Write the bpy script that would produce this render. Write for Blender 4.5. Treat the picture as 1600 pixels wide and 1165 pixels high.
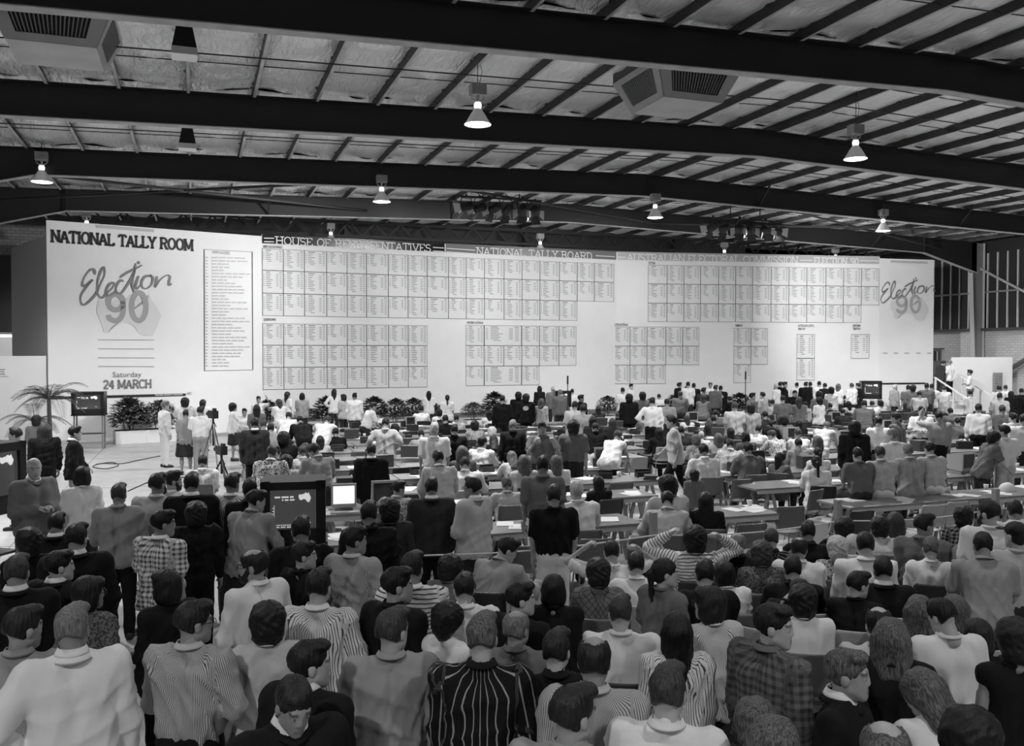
import bpy, math, random
import numpy as np
from mathutils import Matrix, Vector, Euler
for _o in list(bpy.data.objects): bpy.data.objects.remove(_o)
scene = bpy.context.scene
COL = scene.collection
# ------------------------------------------------------------------ camera
F, CX, CY, HC, YAW, HOR = 1384., 800., 582.5, 3.0, math.radians(19.75), 551.
PITCH = math.atan((CY-HOR)/F)
cd = bpy.data.cameras.new('camera'); cd.sensor_width = 36; cd.lens = F*36/1600; cd.clip_end = 200
cam = bpy.data.objects.new('camera', cd); COL.objects.link(cam)
cam.location = (0, 0, HC); cam.rotation_euler = (math.pi/2-PITCH, 0, -YAW); scene.camera = cam
# ------------------------------------------------------------------ world, exposure
w = bpy.data.worlds.new('world'); scene.world = w; w.use_nodes = True
w.node_tree.nodes['Background'].inputs[0].default_value = (.5, .5, .5, 1)
w.node_tree.nodes['Background'].inputs[1].default_value = .25
scene.view_settings.view_transform = 'Standard'; scene.view_settings.look = 'None'
scene.view_settings.gamma = 1; scene.view_settings.use_curve_mapping = False
scene.view_settings.exposure = 0.0
scene.cycles.max_bounces = 5; scene.cycles.diffuse_bounces = 4; scene.cycles.glossy_bounces = 3
scene.cycles.use_denoising = True
LAMP_W, SPOT_W = 2500., 880.
HIGH_BAY_ROWS = {-2.2: .46, 7.2: .18, 16.6: 1.2, 26.0: .85, 36.3: .7}   # row distance -> share of power
rnd = random.Random(7)
# ------------------------------------------------------------------ projection used for measuring the photograph
_s, _c = math.sin(YAW), math.cos(YAW)
_f0 = np.array([_s, _c, 0]); RIGHT = np.array([_c, -_s, 0]); _u0 = np.array([0, 0, 1.])
FWD = _f0*math.cos(PITCH)-_u0*math.sin(PITCH); UP = _u0*math.cos(PITCH)+_f0*math.sin(PITCH)
def ray(px, py): return FWD+RIGHT*(px-CX)/F-UP*(py-CY)/F
def unZ(px, py, Z):
    d = ray(px, py); return np.array([0, 0, HC])+d*((Z-HC)/d[2])
def unY(px, py, Y):
    d = ray(px, py); return np.array([0, 0, HC])+d*(Y/d[1])
def unP(px, py, A, B):
    d = ray(px, py); n = np.array([B[1]-A[1], -(B[0]-A[0])]); t = (n@np.array(A[:2]))/(n@d[:2])
    return np.array([0, 0, HC])+d*t
def proj(P):
    v = np.array(P, float)-[0, 0, HC]; z = v@FWD
    return CX+F*(v@RIGHT)/z, CY-F*(v@UP)/z, z
# ------------------------------------------------------------------ materials
MATS = {}
def mat(name, g, rough=.7, metal=0., bump=0., bscale=40., vary=0., emit=0., spec=None, stretch=None, gen=False):
    if name in MATS: return MATS[name]
    m = bpy.data.materials.new(name); m.use_nodes = True; nt = m.node_tree; b = nt.nodes['Principled BSDF']
    b.inputs['Base Color'].default_value = (g, g, g, 1); b.inputs['Roughness'].default_value = rough
    b.inputs['Metallic'].default_value = metal
    if spec is not None: b.inputs['Specular IOR Level'].default_value = spec
    if emit:
        b.inputs['Emission Color'].default_value = (1, 1, 1, 1); b.inputs['Emission Strength'].default_value = emit
    if bump or vary:
        tc = nt.nodes.new('ShaderNodeTexCoord'); mp = nt.nodes.new('ShaderNodeMapping')
        nt.links.new(tc.outputs['Object'], mp.inputs[0])
        if stretch: mp.inputs['Scale'].default_value = stretch
        no = nt.nodes.new('ShaderNodeTexNoise'); no.inputs['Scale'].default_value = bscale; no.inputs['Detail'].default_value = 4
        nt.links.new(mp.outputs[0], no.inputs['Vector'])
        if bump:
            bp = nt.nodes.new('ShaderNodeBump'); bp.inputs['Strength'].default_value = bump; bp.inputs['Distance'].default_value = .02
            nt.links.new(no.outputs['Fac'], bp.inputs['Height']); nt.links.new(bp.outputs[0], b.inputs['Normal'])
        if vary:
            cr = nt.nodes.new('ShaderNodeMapRange'); cr.inputs[1].default_value = .3; cr.inputs[2].default_value = .7
            cr.inputs[3].default_value = g*(1-vary); cr.inputs[4].default_value = min(1, g*(1+vary))
            nt.links.new(no.outputs['Fac'], cr.inputs[0]); nt.links.new(cr.outputs[0], b.inputs['Base Color'])
    MATS[name] = m; return m
# ------------------------------------------------------------------ mesh builder
class MB:
    def __init__(s): s.v, s.f, s.m, s.cur = [], [], [], 0
    def add(s, vs, fs):
        o = len(s.v); s.v += [tuple(map(float, v)) for v in vs]; s.f += [tuple(i+o for i in f) for f in fs]; s.m += [s.cur]*len(fs); return s
    def hexa(s, p): return s.add(p, [(0, 3, 2, 1), (4, 5, 6, 7), (0, 1, 5, 4), (1, 2, 6, 5), (2, 3, 7, 6), (3, 0, 4, 7)])
    def box(s, c, d, rz=0, rx=0, ry=0):
        R = Euler((rx, ry, rz)).to_matrix(); x, y, z = d[0]/2, d[1]/2, d[2]/2
        return s.hexa([R@Vector(q)+Vector(c) for q in ((-x,-y,-z),(x,-y,-z),(x,y,-z),(-x,y,-z),(-x,-y,z),(x,-y,z),(x,y,z),(-x,y,z))])
    def bar(s, a, b, wd, th, up=(0, 0, 1)):
        a, b = Vector(a), Vector(b); d = (b-a).normalized(); u = Vector(up)
        if abs(d.dot(u)) > .98: u = Vector((0, 1, 0))
        r = d.cross(u).normalized()*wd/2; u = r.cross(d).normalized()*th/2
        return s.hexa([a-r-u, a+r-u, b+r-u, b-r-u, a-r+u, a+r+u, b+r+u, b-r+u])
    def tube(s, pts, r, n=8, cap=True):
        pts = [Vector(p) for p in pts]; rs = r if isinstance(r, (list, tuple)) else [r]*len(pts); vs = []; fs = []
        for i, p in enumerate(pts):
            d = (pts[min(i+1, len(pts)-1)]-pts[max(i-1, 0)])
            d = d.normalized() if d.length > 1e-9 else Vector((0, 0, 1)); u = Vector((0, 0, 1)) if abs(d.z) < .9 else Vector((0, 1, 0))
            a = d.cross(u).normalized(); b = a.cross(d)
            vs += [p+(a*math.cos(2*math.pi*k/n)+b*math.sin(2*math.pi*k/n))*rs[i] for k in range(n)]
        for i in range(len(pts)-1):
            fs += [(i*n+k, i*n+(k+1) % n, (i+1)*n+(k+1) % n, (i+1)*n+k) for k in range(n)]
        if cap: fs += [tuple(range(n-1, -1, -1)), tuple(range((len(pts)-1)*n, len(pts)*n))]
        return s.add(vs, fs)
    def lathe(s, prof, n=20, c=(0, 0, 0)):
        vs = [(c[0]+r*math.cos(2*math.pi*k/n), c[1]+r*math.sin(2*math.pi*k/n), c[2]+z) for r, z in prof for k in range(n)]; fs = []
        for i in range(len(prof)-1): fs += [(i*n+k, i*n+(k+1) % n, (i+1)*n+(k+1) % n, (i+1)*n+k) for k in range(n)]
        return s.add(vs, fs)
    def mesh(s, name, mats=(), smooth=False):
        me = bpy.data.meshes.new(name); me.from_pydata(s.v, [], s.f)
        for m in (mats if isinstance(mats, (list, tuple)) else (mats,)): me.materials.append(m)
        if len(set(s.m)) > 1: me.polygons.foreach_set('material_index', s.m)
        if smooth: me.shade_smooth()
        me.update(); return me
    def build(s, name, mats, parent=None, smooth=False, **k): return obj(name, s.mesh(name, mats, smooth), parent, **k)
def obj(name, data, parent=None, loc=None, rot=None, scale=None, label=None, cat=None, group=None, kind=None):
    o = bpy.data.objects.new(name, data); COL.objects.link(o)
    if parent is not None: o.parent = parent
    if loc is not None: o.location = loc
    if rot is not None: o.rotation_euler = rot
    if scale is not None: o.scale = scale
    if label: o['label'] = label
    if cat: o['category'] = cat
    if group: o['group'] = group
    if kind: o['kind'] = kind
    return o
def empty(name, loc=(0, 0, 0), rz=0, **k): return obj(name, None, loc=loc, rot=(0, 0, rz), **k)
def link_mat(o, m, i=0):
    o.material_slots[i].link = 'OBJECT'; o.material_slots[i].material = m
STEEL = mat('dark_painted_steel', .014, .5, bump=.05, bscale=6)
FLANGE = mat('underlit_flange', .4, .55, vary=.2, bscale=3)  # same steel as the web; light from below is put into this paler colour
WHITE = mat('white_board_paint', .8, .65, vary=.02, bscale=1.5)
# ================================================================== the hall
XL, XR, XRIDGE, YB = -7.5, 35.6, 14.0, 39.4
FRAMES = [1.3, 7.5, 13.75, 19.95, 26.2, 32.45]
def zbeam(x): return 8.18-.029*abs(x-XRIDGE)
BD, PD = .68, .2
# floor: linoleum with faint joints
fm = mat('pale_floor', .42, .38, bump=.03, bscale=3, vary=.12)
MB().box((14, 16, -.06), (46, 50, .12)).build('floor', fm, kind='structure')
jm = MB()
for i in range(-3, 38, 3): jm.box((i+.3, 16, .001), (.02, 49, .003))
for j in range(-6, 40, 3): jm.box((14, j+.5, .001), (45, .02, .003))
jm.build('floor_joints', mat('floor_joint', .2, .6), bpy.data.objects['floor'])
# walls
def brick_mat(name, a, b, mo):
    m = bpy.data.materials.new(name); m.use_nodes = True; nt = m.node_tree; p = nt.nodes['Principled BSDF']; p.inputs['Roughness'].default_value = .85
    tc = nt.nodes.new('ShaderNodeTexCoord'); sx = nt.nodes.new('ShaderNodeSeparateXYZ'); cx = nt.nodes.new('ShaderNodeCombineXYZ'); ad = nt.nodes.new('ShaderNodeMath')
    nt.links.new(tc.outputs['Object'], sx.inputs[0]); nt.links.new(sx.outputs[0], ad.inputs[0]); nt.links.new(sx.outputs[1], ad.inputs[1])
    nt.links.new(ad.outputs[0], cx.inputs[0]); nt.links.new(sx.outputs[2], cx.inputs[1])
    br = nt.nodes.new('ShaderNodeTexBrick'); nt.links.new(cx.outputs[0], br.inputs['Vector'])
    for k, v in (('Color1', a), ('Color2', b), ('Mortar', mo)): br.inputs[k].default_value = (v, v, v, 1)
    br.inputs['Scale'].default_value = 1; br.inputs['Brick Width'].default_value = .3; br.inputs['Row Height'].default_value = .12; br.inputs['Mortar Size'].default_value = .012
    nt.links.new(br.outputs['Color'], p.inputs['Base Color'])
    bu = nt.nodes.new('ShaderNodeBump'); bu.inputs['Strength'].default_value = .5; bu.inputs['Distance'].default_value = .01; bu.invert = True
    nt.links.new(br.outputs['Fac'], bu.inputs['Height']); nt.links.new(bu.outputs[0], p.inputs['Normal'])
    return m
BRICK = brick_mat('painted_brick', .16, .2, .1); BRICKL = brick_mat('pale_brick', .4, .46, .3)
DARK = mat('dark_cladding', .018, .6, bump=.1, bscale=2)
wb = MB().box((14, YB+.15, 4.8), (44, .3, 9.6)).build('wall_back', BRICK, kind='structure')
# dark recessed panels and pale dado in the back wall
for x0, x1, z0, z1, mm in ((-7.4, 10, 3.8, 6.8, DARK), (27, 35.4, 3.3, 8.4, DARK), (-7.4, 35.4, 8.05, 9.3, DARK), (27, 35.4, 0, 3.3, mat('dado_grey', .1, .7))):
    MB().box(((x0+x1)/2, YB-.03, (z0+z1)/2), (x1-x0, .08, z1-z0)).build('wall_panel', mm, wb)
st = mat('pale_stud', .5, .5)
for i, x in enumerate((31.0, 32.3, 33.7)):
    MB().box((x, YB-.1, 6.3), (.07, .08, 3.2)).build('stud', st, wb)
MB().box((XL-.15, 16, 4.8), (.3, 50, 9.6)).build('wall_left', BRICK, kind='structure')
MB().box((14, -9.15, 4.8), (44, .3, 9.6)).build('wall_front', BRICK, kind='structure')
wr = MB().box((XR+.3, 16, 2.05), (.3, 50, 4.1)).build('wall_right', BRICKL, kind='structure')
MB().box((XR+.25, 16, 6.6), (.1, 50, 5.0)).build('cladding', DARK, wr)
MB().box((XR+.1, 16, 4.12), (.3, 50, .12)).build('sill', mat('dark_sill', .05, .6), wr)
for i in range(22):
    MB().box((XR+.15, 27.3+i*.55, 5.95), (.06, .07, 3.6)).build('stud', st, wr)
MB().bar((XR+.12, 26, 5.9), (XR+.12, 39.2, 5.9), .05, .08).build('girt', mat('girt_grey', .2, .5), wr)
# ceiling: roof sheet with purlins, foil insulation between them, sag rods
Y0, Y1 = -8.9, YB
def zroof(x): return zbeam(x)+BD+PD
rm = MB()
for a, b in ((XL-.3, XRIDGE), (XRIDGE, XR+.4)):
    rm.hexa([(a, Y0, zroof(a)+.12), (b, Y0, zroof(b)+.12), (b, Y1+.3, zroof(b)+.12), (a, Y1+.3, zroof(a)+.12), (a, Y0, zroof(a)+.2), (b, Y0, zroof(b)+.2), (b, Y1+.3, zroof(b)+.2), (a, Y1+.3, zroof(a)+.2)])
ceil = rm.build('ceiling', mat('roof_sheet', .1, .6), kind='structure')
PS = 1.335
pxs = [-.1+PS*i for i in range(-6, 28) if XL < -.1+PS*i < XR]
pm = MB()
L = Y1-Y0
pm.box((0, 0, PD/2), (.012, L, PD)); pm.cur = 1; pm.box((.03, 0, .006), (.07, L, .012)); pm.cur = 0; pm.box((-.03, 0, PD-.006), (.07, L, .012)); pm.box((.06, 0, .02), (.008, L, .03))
pme = pm.mesh('purlin', [mat('purlin_web_shaded', .05, .6, vary=.25, bscale=2), mat('purlin_flange_lit', .5, .5, vary=.25, bscale=2)])  # shade on the web and light on the flange put into two colours
for x in pxs:
    obj('purlin', pme, ceil, loc=(x, (Y0+Y1)/2, zbeam(x)+BD))
# foil
def foil_mat():
    m = bpy.data.materials.new('foil_insulation'); m.use_nodes = True; nt = m.node_tree; b = nt.nodes['Principled BSDF']
    b.inputs['Base Color'].default_value = (.9, .9, .9, 1); b.inputs['Metallic'].default_value = .42; b.inputs['Roughness'].default_value = .34
    tc = nt.nodes.new('ShaderNodeTexCoord')
    n1 = nt.nodes.new('ShaderNodeTexNoise'); n1.inputs['Scale'].default_value = 9; n1.inputs['Detail'].default_value = 6; n1.inputs['Distortion'].default_value = 1.
    mp = nt.nodes.new('ShaderNodeMapping'); mp.inputs['Scale'].default_value = (1, 1.8, 1)
    nt.links.new(tc.outputs['Object'], mp.inputs[0]); nt.links.new(mp.outputs[0], n1.inputs['Vector'])
    wv = nt.nodes.new('ShaderNodeTexWave'); wv.bands_direction = 'Y'; wv.inputs['Scale'].default_value = 1.2; wv.inputs['Distortion'].default_value = 3.5; wv.inputs['Detail'].default_value = 3
    nt.links.new(tc.outputs['Object'], wv.inputs['Vector'])
    b1 = nt.nodes.new('ShaderNodeBump'); b1.inputs['Strength'].default_value = .9; b1.inputs['Distance'].default_value = .11
    b2 = nt.nodes.new('ShaderNodeBump'); b2.inputs['Strength'].default_value = .6; b2.inputs['Distance'].default_value = .12
    nt.links.new(n1.outputs['Fac'], b1.inputs['Height']); nt.links.new(wv.outputs['Fac'], b2.inputs['Height'])
    nt.links.new(b2.outputs[0], b1.inputs['Normal']); nt.links.new(b1.outputs[0], b.inputs['Normal'])
    return m
FOIL = foil_mat(); fms = []
bays = list(zip([Y0]+FRAMES, FRAMES+[Y1]))
for vnt in range(4):
    r = np.random.RandomState(vnt); nx, ny = 10, 64; v = []; fs = []
    ph = r.rand(8)*6.28
    for j in range(ny+1):
        for i in range(nx+1):
            u, t = i/nx, j/ny
            z = -.05*math.sin(math.pi*u)-.05*math.sin(math.pi*t)*math.sin(math.pi*u)**.6
            z += math.sin(math.pi*u)**.5*(.03*math.sin(t*19+ph[0]+1.2*math.sin(u*3+ph[1]))+.02*math.sin(t*37+ph[2]+2*math.sin(u*4+ph[4]))+.012*math.sin(t*71+ph[5]+u*5)+.01*math.sin(u*14+ph[3]+t*9))+.006*(r.rand()-.5)
            v.append(((u-.5)*PS, (t-.5), z))
    for j in range(ny):
        for i in range(nx): a = j*(nx+1)+i; fs.append((a, a+nx+1, a+nx+2, a+1))
    fms.append(MB().add(v, fs).mesh('foil_panel', FOIL, True))
for k, x in enumerate(pxs[:-1]):
    xm = x+PS/2; s = -math.copysign(math.atan(.029), xm-XRIDGE)
    for j, (a, b) in enumerate(bays):
        if a < 1: continue
        obj('foil_panel', fms[(k*3+j*5) % 4], ceil, loc=(xm, (a+b)/2, zroof(xm)-.01), rot=(0, -s, 0), scale=(1, b-a, 1))
for a, b in bays:
    if a < 6: continue
    for t in (.36, .68):
        y = a+(b-a)*t
        for x0, x1 in ((XL, XRIDGE), (XRIDGE, XR)):
            MB().tube([(x0, y, zbeam(x0)+BD+.07), (x1, y, zbeam(x1)+BD+.07)], .011, 6).build('sag_rod', STEEL, ceil)
    y = a+(b-a)*.55
    MB().tube([(XL, y, zbeam(XL)+BD-.03), (XRIDGE, y, zbeam(XRIDGE)+BD-.03), (XR, y, zbeam(XR)+BD-.03)], .014, 6).build('conduit', STEEL, ceil)
# portal frames
for y in FRAMES:
    fr = empty('steel_frame', (0, y, 0), kind='structure')
    for s, xe in ((-1, XL), (1, XR)):
        xs = [XRIDGE, xe-s*3.6, xe-s*.35]
        zb = [zbeam(xs[0]), zbeam(xs[1]), zbeam(xs[2])-.75]
        for nm, t in (('rafter', 0), ('bottom_flange', 1), ('top_flange', 2)):
            m = MB()
            for i in range(2):
                a, b = (xs[i], xs[i+1]) if s > 0 else (xs[i+1], xs[i]); za, zc = (zb[i], zb[i+1]) if s > 0 else (zb[i+1], zb[i])
                ta, tb = zbeam(a)+BD, zbeam(b)+BD
                if t == 0: q, y0, y1, lo, hi = None, -.012, .012, (za, zc), (ta, tb)
                elif t == 1: y0, y1, lo, hi = -.12, .12, (za-.02, zc-.02), (za, zc)
                else: y0, y1, lo, hi = -.12, .12, (ta, tb), (ta+.02, tb+.02)
                m.hexa([(a, y0, lo[0]), (b, y0, lo[1]), (b, y1, lo[1]), (a, y1, lo[0]), (a, y0, hi[0]), (b, y0, hi[1]), (b, y1, hi[1]), (a, y1, hi[0])])
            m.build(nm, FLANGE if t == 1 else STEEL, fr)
        # stiffener and column with tapered knee
        MB().box((xs[1], 0, zbeam(xs[1])+BD/2), (.03, .22, BD)).build('stiffener', STEEL, fr)
        m = MB(); xo = xe+s*.05
        zt = zbeam(xe)+BD
        m.hexa([(xo-s*.42, -.012, 0), (xo, -.012, 0), (xo, .012, 0), (xo-s*.42, .012, 0), (xo-s*.75, -.012, zb[2]), (xo, -.012, zb[2]), (xo, .012, zb[2]), (xo-s*.75, .012, zb[2])])
        m.box((xo-s*.35, 0, (zb[2]+zt)/2), (.7, .024, zt-zb[2])); 
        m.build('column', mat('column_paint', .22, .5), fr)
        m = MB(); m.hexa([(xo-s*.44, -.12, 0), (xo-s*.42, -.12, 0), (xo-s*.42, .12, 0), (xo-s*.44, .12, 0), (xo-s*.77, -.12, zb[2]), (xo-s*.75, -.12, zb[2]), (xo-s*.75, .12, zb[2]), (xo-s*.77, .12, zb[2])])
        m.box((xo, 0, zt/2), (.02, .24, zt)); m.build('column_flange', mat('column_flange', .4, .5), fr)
    # fly braces
    for x in ((2.5, 9.2, 21.5, 29) if y > 32 else (18.5, 27.5) if y > 26 else ()):
        for d in (-1, 1):
            MB().bar((x, .0, zbeam(x)+.02), (x, d*.75, zbeam(x)+BD+.05), .05, .05).build('fly_brace', STEEL, fr)
# roof cross bracing in the last two bays, wall brace on the right, lattice wind girder on the back wall
for x0, x1, ya, yb in ((-6.5, 6, 26.2, 32.4), (6, -6.5, 26.2, 32.4), (18, 33, 26.2, 32.4), (33, 18, 26.2, 32.4), (6, 18, 26.2, 32.4)):
    MB().tube([(x0, ya, zbeam(x0)+.25), (x1, yb, zbeam(x1)+.25)], .045, 8).build('roof_brace', STEEL, ceil)
MB().tube([(XR-.1, 32.6, 7.1), (XR-.1, 27.2, 4.3)], .06, 8).build('wall_brace', mat('brace_pale', .4, .5), wr)
MB().tube([(XR-.1, 29.6, 2.9), (XR-.1, 32.2, 1.4)], .11, 8).build('wall_brace', mat('brace_dark', .07, .5), wr)
g = empty('lattice_girder', (0, 37.9, 0), kind='structure')
za, zb_ = 7.95, 8.55
MB().bar((XL, 0, za), (XR, 0, za), .12, .12).build('bottom_chord', STEEL, g); MB().bar((XL, 0, zb_), (XR, 0, zb_), .12, .12).build('top_chord', STEEL, g)
lme = MB().bar((0, 0, za), (.55, 0, zb_), .07, .07).bar((.55, 0, zb_), (1.1, 0, za), .07, .07).mesh('lattice', STEEL)
for i in range(39): obj('lattice', lme, g, loc=(XL+i*1.1, 0, 0))
for x in (6.3, 14.6, 22.5): MB().box((x, .8, 4.3), (.3, .3, 8.6)).build('post', STEEL, g)
# ================================================================== high-bay lamps
ALU = mat('prismatic_reflector', .75, .3, metal=.3, emit=.05); BALL = mat('ballast_grey', .4, .5); GLOW = mat('lamp_glow', .9, .4, emit=7.)
BLACK = mat('black_metal', .012, .45); SOFTBLK = mat('black_plastic', .02, .5)
def hb_mesh():
    d = {}
    m = MB(); n = 28; pr = [(.06, .30), (.085, .27), (.14, .19), (.2, .08), (.25, .0), (.262, -.012)]
    v = []; fs = []
    for r, z in pr:
        for k in range(n*2): rr = r*(1+(.022 if k % 2 else 0)); a = math.pi*k/n; v.append((rr*math.cos(a), rr*math.sin(a), z))
    for i in range(len(pr)-1): fs += [(i*2*n+k, i*2*n+(k+1) % (2*n), (i+1)*2*n+(k+1) % (2*n), (i+1)*2*n+k) for k in range(2*n)]
    d['reflector'] = m.add(v, fs).mesh('reflector', ALU, True)
    d['lens'] = MB().lathe([(.0, -.03), (.12, -.028), (.2, -.018), (.25, .0), (.2, .02), (0, .03)], 24).mesh('lens', GLOW, True)
    d['socket'] = MB().lathe([(.0, .42), (.06, .42), (.075, .38), (.075, .33), (.06, .3), (0, .3)], 14).mesh('socket', mat('socket_glow', .8, .4, emit=1.3), True)
    m = MB().box((0, 0, .66), (.3, .2, .2)); [m.box((-.14+.04*k, 0, .66), (.012, .24, .22)) for k in range(8)]
    d['ballast'] = m.mesh('ballast', BALL)
    d['bracket'] = MB().tube([(-.13, 0, .56), (-.13, 0, .5), (-.05, 0, .44), (.05, 0, .44), (.13, 0, .5), (.13, 0, .56)], .015, 6).tube([(0, 0, .56), (0, 0, .42)], .03, 8).mesh('bracket', BALL)
    return d
HB = hb_mesh(); LX = [-3.7, 5.25, 14.35, 23.75, 33.0]; LZ = 7.46
seen = {(16.6, 5.25): 'over the middle of the hall', (16.6, 14.35): 'nearest the right side of the roof', (26., -3.7): 'at the far left before the tally board', (26., 5.25): 'left of the nearer spotlight bar', (26., 14.35): 'between the two spotlight bars', (26., 23.75): 'right of both spotlight bars'}
for yy, share in HIGH_BAY_ROWS.items():
    for i, x in enumerate(LX):
        if yy == 36.3 and i == 4: x = 30.2
        if yy < 10 and share == 0: continue
        lab = 'lit high-bay lamp '+seen.get((yy, LX[i]), ('above the top edge of the tally board, %s from left' % ['first', 'second', 'third', 'fourth', 'fifth'][i]) if yy > 30 else 'outside the picture %s, place %d' % ('behind the viewer' if yy < 0 else 'above the crowd' if yy < 10 else 'beside the middle row', i+1))
        e = empty('high_bay_lamp', (x, yy, LZ), label=lab, cat='lamp', group='high-bay roof lamps')
        for k in HB: obj(k, HB[k], e)
        zt = zbeam(x)+BD-LZ+.15
        MB().tube([(0, 0, .76), (0, 0, zt)], .008, 6).tube([(.03, .0, .76), (.09, 0, (.76+zt)/2), (.02, 0, zt)], .006, 6).build('cord', STEEL, e)
        ld = bpy.data.lights.new('high_bay_light', 'SPOT'); ld.energy = LAMP_W*share*((1.6, 1., .7, .6, .4)[i] if yy < 0 else 1.); ld.spot_size = math.radians(142); ld.spot_blend = .5; ld.shadow_soft_size = .22
        lo = obj('light', ld, e, loc=(0, 0, -.06))
# square unlit shades
sq = MB(); a, b = .085, .17
sq.hexa([(-b, -b, 0), (b, -b, 0), (b, b, 0), (-b, b, 0), (-a, -a, .34), (a, -a, .34), (a, a, .34), (-a, a, .34)])
sqm = sq.mesh('shade', SOFTBLK); rim = MB().box((0, 0, -.05), (.37, .37, .11)).mesh('rim', mat('pale_rim', .85, .5))
for y, ll in ((14.55, 'black square tapered lamp shade with pale rim, nearer of two'), (21.1, 'black square tapered lamp shade with pale rim, farther of two')):
    e = empty('square_lamp', (-.1, y, 7.62), label=ll, cat='lamp', group='square tapered lamps')
    obj('shade', sqm, e, scale=(1.05, 1.05, 1.4)); obj('rim', rim, e, scale=(1.0, 1.0, 1.))
    MB().tube([(0, 0, .45), (0, 0, zbeam(0)+BD-7.6)], .01, 6).build('cord', STEEL, e)
# evaporative cooler outlets
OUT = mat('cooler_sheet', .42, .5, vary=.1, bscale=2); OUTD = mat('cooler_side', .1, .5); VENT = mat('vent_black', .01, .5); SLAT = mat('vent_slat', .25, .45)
def cooler(cx, cy, label):
    zb, zt, hb, ht = 7.95, 8.6, .65, .95
    e = empty('air_outlet', (cx, cy, 0), label=label, cat='air vent', group='roof air outlets')
    MB().box((0, 0, zb), (2*hb, 2*hb, .03)).build('bottom_plate', OUT, e)
    MB().box((0, 0, (zt+9.2)/2), (2*ht, 2*ht, 9.2-zt)).build('duct', OUTD, e)
    for k in range(4):
        R = Matrix.Rotation(k*math.pi/2, 4, 'Z')
        side = empty('side_panel'); side.parent = e; side.rotation_euler = (0, 0, k*math.pi/2)
        A, B, Cc, D = Vector((-hb, -hb, zb)), Vector((hb, -hb, zb)), Vector((ht, -ht, zt)), Vector((-ht, -ht, zt))
        n = (B-A).cross(D-A).normalized()
        def q(u, t, off=0): return (A.lerp(B, u)).lerp(D.lerp(Cc, u), t)+n*off
        fr = MB()
        for u0, u1, t0, t1 in ((0, 1, 0, .16), (0, 1, .84, 1), (0, .14, .16, .84), (.86, 1, .16, .84)):
            fr.hexa([q(u0, t0, -.02), q(u1, t0, -.02), q(u1, t1, -.02), q(u0, t1, -.02), q(u0, t0, .02), q(u1, t0, .02), q(u1, t1, .02), q(u0, t1, .02)])
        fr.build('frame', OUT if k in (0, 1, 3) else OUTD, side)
        MB().hexa([q(.14, .16, -.06), q(.86, .16, -.06), q(.86, .84, -.06), q(.14, .84, -.06), q(.14, .16, -.04), q(.86, .16, -.04), q(.86, .84, -.04), q(.14, .84, -.04)]).build('backing', VENT, side)
        for s in range(18):
            u = .16+s*.7/18
            MB().hexa([q(u, .17, -.03), q(u+.012, .17, -.03), q(u+.012, .83, -.03), q(u, .83, -.03), q(u, .17, .01), q(u+.012, .17, .01), q(u+.012, .83, .01), q(u, .83, .01)]).build('slat', SLAT, side)
cooler(9.22, 15.85, 'pale square air outlet with louvred sides below the roof, right of centre')
cooler(-2.1, 16.55, 'pale square air outlet with louvred sides at the top left corner')
# ================================================================== spotlight bars
SPW = mat('barn_door_white', .7, .5); 
def spot_meshes():
    d = {}
    d['housing'] = MB().lathe([(0, .2), (.09, .19), (.12, .12), (.125, -.1), (.135, -.14), (.12, -.14), (.11, -.02), (0, -.01)], 14).mesh('housing', BLACK, True)
    d['yoke'] = MB().tube([(-.15, 0, 0), (-.15, .0, .2), (-.1, 0, .28), (.1, 0, .28), (.15, 0, .2), (.15, 0, 0)], .014, 6).mesh('yoke', BLACK)
    d['front_lens'] = MB().lathe([(0, -.1), (.11, -.1), (.11, -.09), (0, -.09)], 14).mesh('front_lens', mat('spot_lens', .8, .3, emit=6.), True)
    for k, (a, w, l) in enumerate(((0, .2, .24), (90, .2, .2), (180, .2, .24), (270, .2, .2))):
        m = MB(); R = Matrix.Rotation(math.radians(a), 4, 'Z')
        p = [(-w/2, .12, -.14), (w/2, .12, -.14), (w*.75, .12+l*.55, -.14-l*.8), (-w*.75, .12+l*.55, -.14-l*.8)]
        v = [R@Vector(q) for q in p]; nrm = R@Vector((0, .006, .004)); v2 = [q+nrm for q in v]
        m.hexa([v[0], v[1], v[2], v[3], v2[0], v2[1], v2[2], v2[3]]); d['barn_door%d' % k] = m.mesh('barn_door', BLACK if k in (0, 2) else SPW)
    return d
SM = spot_meshes()
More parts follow.
